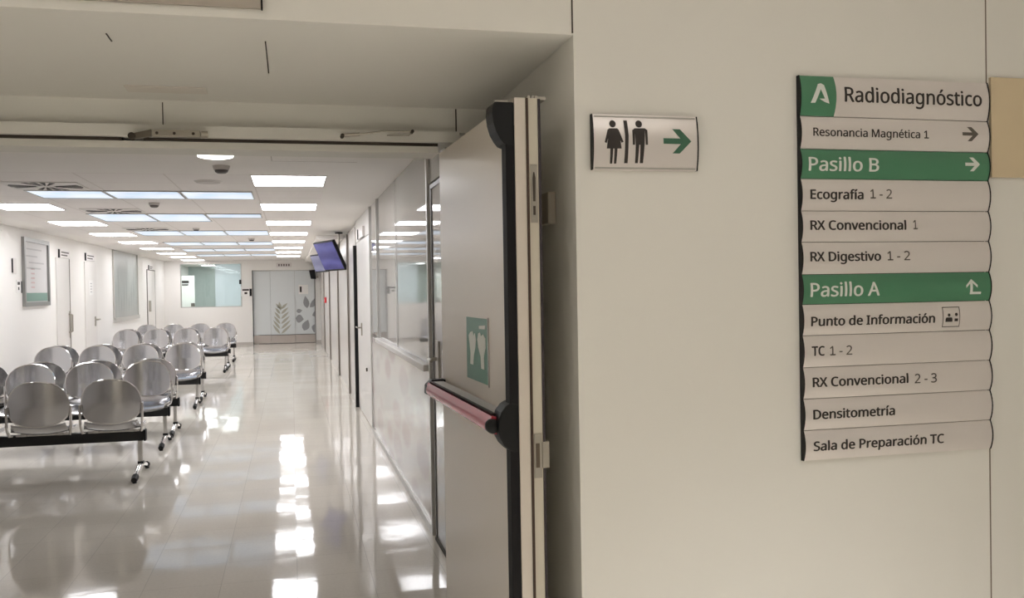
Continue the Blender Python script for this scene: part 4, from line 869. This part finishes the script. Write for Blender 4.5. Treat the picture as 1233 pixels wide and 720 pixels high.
DOORW = mat('white_door_laminate', (230, 226, 222), .35)
JOINT = mat('door_joint', (110, 102, 96), .6)
def left_door(n, y0, y1, zt, edge):
    d = struct('door_%d' % n, MB().box(xl, xl + .015, y0, y1, .01, zt), DOORW)
    mb = MB()
    for e in edge: mb.box(xl + .0, xl + .018, e - .022, e + .022, .0, zt)
    if edge: mb.build('edge_line', JOINT, d)
    return d
d1 = left_door(1, 15.75, 16.62, 2.165, (16.62,))
o = MB().tube([(xl + .02, 16.50, .95), (xl + .07, 16.50, .97), (xl + .07, 16.50, 1.24), (xl + .02, 16.50, 1.26)], .016, 8).build('door_handle', STEEL, d1, True)
MB().box(xl + .015, xl + .03, 16.55, 16.60, .86, 1.30).build('lock_plate', STEEL, d1)
d2 = left_door(2, 17.8, 18.8, 2.165, ())
MB().box(xl + .015, xl + .028, 18.56, 18.64, .98, 1.16).build('lock_plate', STEEL, d2)
MB().tube([(xl + .02, 18.60, 1.10), (xl + .07, 18.60, 1.10), (xl + .07, 18.76, 1.10)], .014, 8).build('door_handle', STEEL, d2, True)
t = thing('paper_notice', 'white paper notice taped on the left door with lever', 'notice', (XL, 18.3, 1.57))
pn = to_local(MB().box(xl + .0155, xl + .0175, 18.1, 18.48, 1.56, 1.83).build('sheet', PAPER, t))
mb = MB()
for k in range(4): mb.box(xl + .0177, xl + .0185, 18.22, 18.36, 1.61 + .05 * k, 1.63 + .05 * k)
o = mb.build('print_lines', mat('print_grey', (184, 182, 182), .6), pn); o.matrix_parent_inverse = Matrix()
w1 = struct('window_1', MB().box(xl, xl + .012, 20.53, 23.55, 1.07, 2.495), BLIND)
MB().box(xl, xl + .03, 20.48, 20.53, 1.05, 2.495).box(xl, xl + .03, 23.55, 23.60, 1.05, 2.495).box(xl, xl + .05, 20.48, 23.60, .98, 1.07).build('window_frame', mat('pale_frame', (190, 186, 180), .4), w1)
mb = MB()
for k in range(9):
    yy = 20.75 + .32 * k; h = .7 + .35 * math.sin(k * 2.1)
    mb.prism([(yy, 1.15), (yy + .07, 1.15 + h * .5), (yy + .05, 1.15 + h), (yy - .03, 1.15 + h * .5)], plane_YZ, xl + .0122, xl + .0128)
mb.build('leaf_print', mat('blind_leaf_print', (150, 153, 150), .35), w1)
d3 = left_door(3, 25.1, 26.5, 2.165, (25.12, 26.48))
MB().box(xl + .0, xl + .02, 25.12, 26.48, 2.166, 2.19).build('top_line', JOINT, d3)
MB().box(xl + .015, xl + .05, 25.32, 25.50, 1.10, 1.38).build('lock_plate', STEEL, d3)

# ------------------------------------------------------------------ right side: glass partition, doors, pilasters
gp = thing('glass_partition', 'glazed partition with printed lower panel along the right side', 'partition', (XR, 8.0, 0))
gx = XR
PY0, PY1 = 5.88, 10.32
to_local(MB().box(gx + .012, gx + .03, PY0, PY1, 1.09, ZC - .002).build('upper_glass', GREYGL, gp))
to_local(MB().box(gx + .012, gx + .03, PY0, PY1, .05, 1.05).build('lower_panel', leaf_panel_mat(), gp))
to_local(MB().box(gx - .035, gx + .03, PY0 + .02, 9.45, 1.045, 1.088).build('rail', WHITEM, gp, bevel=.006))
to_local(MB().box(gx - .004, gx + .035, PY0, PY1, 0, .05).build('bottom_channel', ALU, gp))
for y0, y1 in ((PY0 - .05, PY0), (9.44, 9.475), (PY1, PY1 + .05)):
    to_local(MB().box(gx - .004, gx + .04, y0, y1, 0 if y0 != 9.44 else 1.09, ZC - .002).build('post', mat('pale_aluminium', (222, 220, 216), .35, .2), gp))
to_local(MB().box(gx + .0105, gx + .0118, 7.72, 7.74, 1.09, ZC - .002).build('glass_joint', JOINT, gp))
# near glass door behind the leaf
dn = struct('door_4', MB().box(gx + .012, gx + .03, 4.3, 5.80, .02, 2.2), mat('glossy_white_door', (208, 205, 202), .04, spec=.8))
MB().box(gx + .006, gx + .03, 5.72, 5.75, 0, 2.225).box(gx + .004, gx + .03, 4.3, 5.74, 2.2, 2.225).build('door_frame', mat('dark_frame', (96, 92, 90), .4, .4), dn)
MB().box(gx + .0, gx + .03, 4.3, 5.74, 0.0, .018).build('bottom_gap', DARK, dn)
MB().box(gx + .002, gx + .012, 5.50, 5.60, .98, 1.26).build('lock_plate', STEEL, dn)
MB().tube([(gx + .0, 5.55, 1.15), (gx - .05, 5.55, 1.15), (gx - .05, 5.43, 1.15)], .011, 8).build('door_handle', STEEL, dn, True)
struct('trim_15', MB().box(gx + .012, gx + .045, 3.56, 4.29, 0, ZC), CWALL)
struct('trim_16', MB().box(gx + .012, gx + .045, 4.3, 5.82, 2.245, ZC - .002), GREYGL)
# white door with lever and black edge
dw = struct('door_5', MB().box(gx + .008, gx + .04, 10.40, 12.50, .012, 2.2), DOORW)
MB().box(gx - .006, gx + .008, 11.72, 11.79, 1.00, 1.16).build('lock_plate', STEEL, dw)
MB().tube([(gx - .0, 11.75, 1.10), (gx - .05, 11.75, 1.10), (gx - .05, 11.98, 1.10)], .010, 8).build('door_handle', STEEL, dw, True)
MB().lathe([(.022, -.008), (.022, .008)], (gx, 11.02, .63), axis='x', n=12).build('lower_lock', DARK, dw)
MB().box(gx - .035, gx + .04, 12.51, 12.62, 0, 2.17).build('black_edge', BLACK, dw)
struct('trim_17', MB().box(gx + .008, gx + .045, 10.40, 12.60, 2.21, ZC - .002), CWALL)
t = thing('side_sign', 'small black-edged sign high on the right wall above the white door', 'sign', (gx, 11.8, 2.22))
to_local(MB().box(gx - .03, gx + .0075, 11.75, 11.80, 2.212, 2.335).build('end_plate', BLACK, t))
to_local(MB().box(gx - .02, gx + .0075, 11.05, 11.749, 2.213, 2.332).build('panel', SILVER, t))
# far right wall panels and metal pilasters
struct('trim_18', MB().box(gx + .0, gx + .05, 12.64, YE - .02, 0, ZC - .075), mat('pale_wall_panel', (224, 219, 214), .22))
for i, (y, wd) in enumerate(((14.2, .05), (17.35, .16), (21.3, .12), (24.9, .14))):
    struct('trim_%d' % (19 + i), MB().box(gx - .03, gx - .0005, y - wd / 2, y + wd / 2, 0, 2.42), mat('pilaster_metal', (140, 134, 128), .3, .7))
t = thing('fire_call_point', 'small red fire call point on the right wall near the far door', 'call point', (gx, 23.7, 1.33))
to_local(MB().box(gx - .05, gx - .0008, 23.55, 23.95, 1.26, 1.40).build('housing', mat('red_plastic', (190, 44, 50), .4), t, bevel=.006))
to_local(MB().box(gx - .053, gx - .0502, 23.65, 23.85, 1.30, 1.36).build('button_plate', WHITEM, t))

# ------------------------------------------------------------------ televisions on ceiling poles
def tv(name, tl, tr, bl, label, m, pole):
    tl, tr, bl = Vector(tl), Vector(tr), Vector(bl)
    ux = (tr - tl); wv = ux.length; ux.normalize()
    uy = (bl - tl); uy -= ux * uy.dot(ux); h = uy.length; uy.normalize()
    nn = ux.cross(-uy).normalized()
    if nn.x > 0: nn = -nn
    cen = tl + ux * wv / 2 + uy * h / 2
    t = thing(name, label, 'television', tuple(cen))
    mw = Matrix((ux, nn, -uy)).transposed().to_4x4()     # local x along the top edge, y out of the screen, z up
    def put(o): o.matrix_parent_inverse = mw; return o
    put(MB().box(-wv / 2, wv / 2, -.05, 0, -h / 2, h / 2).build('casing', BLACK, t, bevel=.006))
    put(MB().box(-wv / 2 + .02, wv / 2 - .02, .0005, .003, -h / 2 + .03, h / 2 - .02).build('screen', m, t))
    put(MB().box(-.12, .12, -.085, -.051, -.10, .10).build('mount_plate', BLACK, t))
    a = mw.to_3x3() @ Vector((0, -.08, 0))
    MB().tube([tuple(a), tuple(a + Vector((.10, .03, .0))), (a.x + .10, a.y + .03, pole - cen.z)], .014, 8).build('ceiling_pole', STEEL, t, True)
    MB().lathe([(.06, -.02), (.06, 0)], (a.x + .10, a.y + .03, pole - cen.z), n=16).build('pole_flange', BLACK, t)
    return t
SCR1 = screen_mat('blue_screen_picture', (46, 40, 134), (84, 84, 172))
SCR2 = screen_mat('pale_blue_screen_picture', (112, 112, 152), (140, 142, 176))
tv('television', (.349, 15.35, 2.345), (.622, 14.48, 2.345), (.545, 15.42, 1.885), 'nearer hanging television with a purple-blue screen', SCR1, ZC - .002)
tv('television', (.395, 20.2, 2.325), (.61, 19.5, 2.325), (.51, 20.25, 1.955), 'farther hanging television with a greyish screen behind the first', SCR2, ZC - .073)

# ------------------------------------------------------------------ far wall: window, notices, glass door
w2 = struct('window_2', MB().box(WX0, WX1, YE + .06, YE + .066, WZ0, WZ1), GLASS)
mb = MB(); e = .025
mb.box(WX0, WX1, YE + .03, YE + .09, WZ0, WZ0 + e).box(WX0, WX0 + e, YE + .03, YE + .09, WZ0 + e, WZ1).box(WX1 - e, WX1, YE + .03, YE + .09, WZ0 + e, WZ1)
mb.build('window_frame', ALU, w2)
dr = thing('inner_door', 'white door with a black sign seen through the far window', 'door', (-3.1, 30.0, 0))
q0, q1 = atY(218.5, 332, 30.0), atY(234.7, 369, 30.0)
pnl = to_local(MB().box(q0.x, q1.x, 30.0, 30.04, .01, q0.z).build('panel', mat('inner_white_door', (240, 240, 236), .5), dr))
c0, c1 = atY(219, 338, 30), atY(227.5, 341, 30)
o = MB().box(c0.x, c1.x, 29.99, 29.999, c1.z, c0.z).box(c0.x, c1.x - .02, 29.99, 29.999, c1.z - .07, c1.z - .03).build('door_sign', INK, pnl); o.matrix_parent_inverse = Matrix()
c0, c1 = atY(230, 365, 30), atY(234.7, 369, 30)
o = MB().box(c0.x, c1.x, 29.98, 29.999, c1.z, c0.z).build('lock_plate', INK2, pnl); o.matrix_parent_inverse = Matrix()

def wall_notice(pts, z0, z1, label, marks):
    pass
YN = YE - .004
n1 = thing('notice_sheet', 'small black-edged notice right of the far window, upper one', 'notice', (-1.4, YE, 1.72))
to_local(MB().box(-1.505, -1.44, YE - .03, YN + .003, 1.80, 1.93).build('end_plate', BLACK, n1)); pl1 = to_local(MB().box(-1.439, -1.20, YE - .02, YN + .003, 1.74, 1.92).build('sheet', PAPER, n1))
n2 = thing('notice_sheet', 'white notice with black print beside the far glass door', 'notice', (-1.3, YE, 1.43))
pl2 = to_local(MB().box(-1.46, -1.215, YE - .02, YN + .003, 1.44, 1.735).build('sheet', PAPER, n2)); to_local(MB().box(-1.214, -1.15, YE - .035, YN + .003, 1.44, 1.66).build('end_plate', BLACK, n2))
o = MB().box(-1.42, -1.23, YE - .023, YE - .0205, 1.60, 1.65).box(-1.36, -1.28, YE - .023, YE - .0205, 1.50, 1.56).build('print_marks', INK, pl2); o.matrix_parent_inverse = Matrix()
ex = thing('door_sign', 'small pale sign with grey letters above the far glass door', 'sign', (-.2, YE, 2.3))
exp = to_local(MB().box(-.43, .02, YE - .02, YN + .003, 2.285, 2.42).build('panel', SILVER, ex))
mb = MB()
for k in range(5): mb.box(-.37 + .072 * k, -.33 + .072 * k, YE - .0215, YE - .0205, 2.32, 2.385)
o = mb.build('lettering', INK2, exp); o.matrix_parent_inverse = Matrix()

fd = thing('glass_door', 'frosted glass sliding door with leaf decals at the corridor end', 'door', (-.2, YE, 0))
KZ = .255
xm1, xm2 = atY(325.5, 360, YE).x, atY(355, 360, YE).x
for a, b, dy in ((DX0 + .02, xm1, .06), (xm1 + .004, xm2 - .004, .04), (xm2 + .004, DX1 - .02, .06)):
    to_local(MB().box(a, b, YE + dy, YE + dy + .012, KZ + .012, DZ1 - .03).build('glass_leaf', FROST, fd))
    to_local(MB().box(a, b, YE + dy - .005, YE + dy + .02, .012, KZ).build('kick_plate', mat('kick_metal', (196, 186, 180), .25, .5), fd))
to_local(MB().box(xm1 + .004, DX1 - .02, YE + .02, YE + .033, KZ - .0, KZ + .012).build('bottom_line', BLACK, fd))
for xx in (DX0 + .0005, DX1 - .022):
    to_local(MB().box(xx, xx + .02, YE - .01, YE + .10, 0, DZ1 - .002).build('frame_post', mat('dark_frame', (96, 92, 90), .4, .4) if xx > 0 else BLACK, fd))
to_local(MB().box(DX0 + .022, DX1 - .024, YE - .005, YE + .10, DZ1 - .028, DZ1 - .002).build('frame_head', ALU, fd))
to_local(MB().box(xm2 - .004, xm2 + .004, YE + .034, YE + .09, KZ, DZ1 - .03).build('meeting_line', ALU, fd))
def decal(poly, m, dy):
    pts = [atY(x, y, YE + dy) for x, y in poly]
    to_local(MB().prism([(q.x, q.z) for q in pts], plane_XZ, YE + dy - .0015, YE + dy - .0005).build('leaf_decal', m, fd))
def leafpoly(x, y, L, wd, a, n=6):
    c, s = math.cos(a), math.sin(a); P = []
    for k in range(n + 1): t = k / n; P.append((t * L, wd * math.sin(PI * t ** .8)))
    for k in range(n - 1, 0, -1): t = k / n; P.append((t * L, -wd * math.sin(PI * t ** .8)))
    return [(x + u * c - v * s, y - (u * s + v * c)) for u, v in P]
F1 = mat('pale_fern_film', (176, 174, 160), .4); F2 = mat('grey_leaf_film', (150, 151, 153), .4)
for k in range(6):
    yb = 402 - 6.0 * k; ln = 14 - 1.3 * k
    decal(leafpoly(337.5, yb, ln + 1, 1.5, 2.25), F1, .04); decal(leafpoly(338.5, yb, ln + 3, 1.5, .75), F1, .04)
decal(leafpoly(338, 374, 11, 1.8, 1.75), F1, .04)
for (x, y, L, wd, a) in ((370, 371, 15, 3.6, 1.75), (373, 370, 20, 3.8, .75), (356, 383, 10, 5.0, -.15), (376, 380, 14, 3.6, .45), (366, 398, 14, 4.6, 1.2), (378, 400, 12, 6, 1.0), (384, 393, 8, 3, 1.2)):
    decal([(min(q[0], 379), q[1]) for q in leafpoly(x, y, L, wd, a)], F2, .06)
decal(leafpoly(357, 375, 7, 2.6, .2), F2, .06)
nt_ = thing('paper_notice', 'white paper notice with black mark on the far glass door', 'notice', (.3, YE, 1.5))
q0, q1 = atY(359.5, 343, YE + .05), atY(371, 354, YE + .05)
sh = to_local(MB().box(q0.x, q1.x, YE + .046, YE + .0585, q1.z, q0.z).build('sheet', PAPER, nt_))
o = MB().box(q0.x + .03, q0.x + .09, YE + .044, YE + .0458, q1.z + .06, q0.z - .05).build('print_mark', INK, sh); o.matrix_parent_inverse = Matrix()
q0, q1 = atY(372, 325.5, YE - .1), atY(378, 336, YE - .1)
t = thing('corner_box', 'small black box at the top right corner of the far glass door', 'box', (q0.x, YE - .1, q1.z))
to_local(MB().prism([(q0.x, q0.z), (q1.x + .03, q0.z + .01), (q1.x + .06, q1.z), (q0.x + .05, q1.z + .01)], plane_XZ, YE - .2, YE - .06).build('casing', BLACK, t, bevel=.006))
to_local(MB().box(DX1 + .003, DX1 + .10, YE - .075, YE - .0005, q1.z + .03, q1.z + .10).build('bracket', STEEL, t))

# ------------------------------------------------------------------ lobby lamps (behind the camera)
l0 = None
for i, (x, y) in enumerate(((-1.0, .85), (1.3, .85), (-1.0, -1.6), (1.3, -1.6))):
    t = thing('lobby_light', 'square lobby ceiling lamp behind the viewer', 'light', (x, y, 2.85), 0, 'lobby ceiling lamps')
    MB().box(-.32, .32, -.32, .32, -.02, 0).build('frame', WHITEM, t)
    MB().box(-.30, .30, -.30, .30, -.026, -.021).build('diffuser', LOBBYL, t)
    ld = bpy.data.lights.new('lamp_beam', 'AREA'); ld.shape = 'SQUARE'; ld.size = .58; ld.energy = LOBBY_W; ld.spread = math.radians(78)
    ld.color = (1, .985, .955)
    lo = bpy.data.objects.new('lamp_beam', ld); COL.objects.link(lo); lo.parent = t; lo.location = (0, 0, -.03)
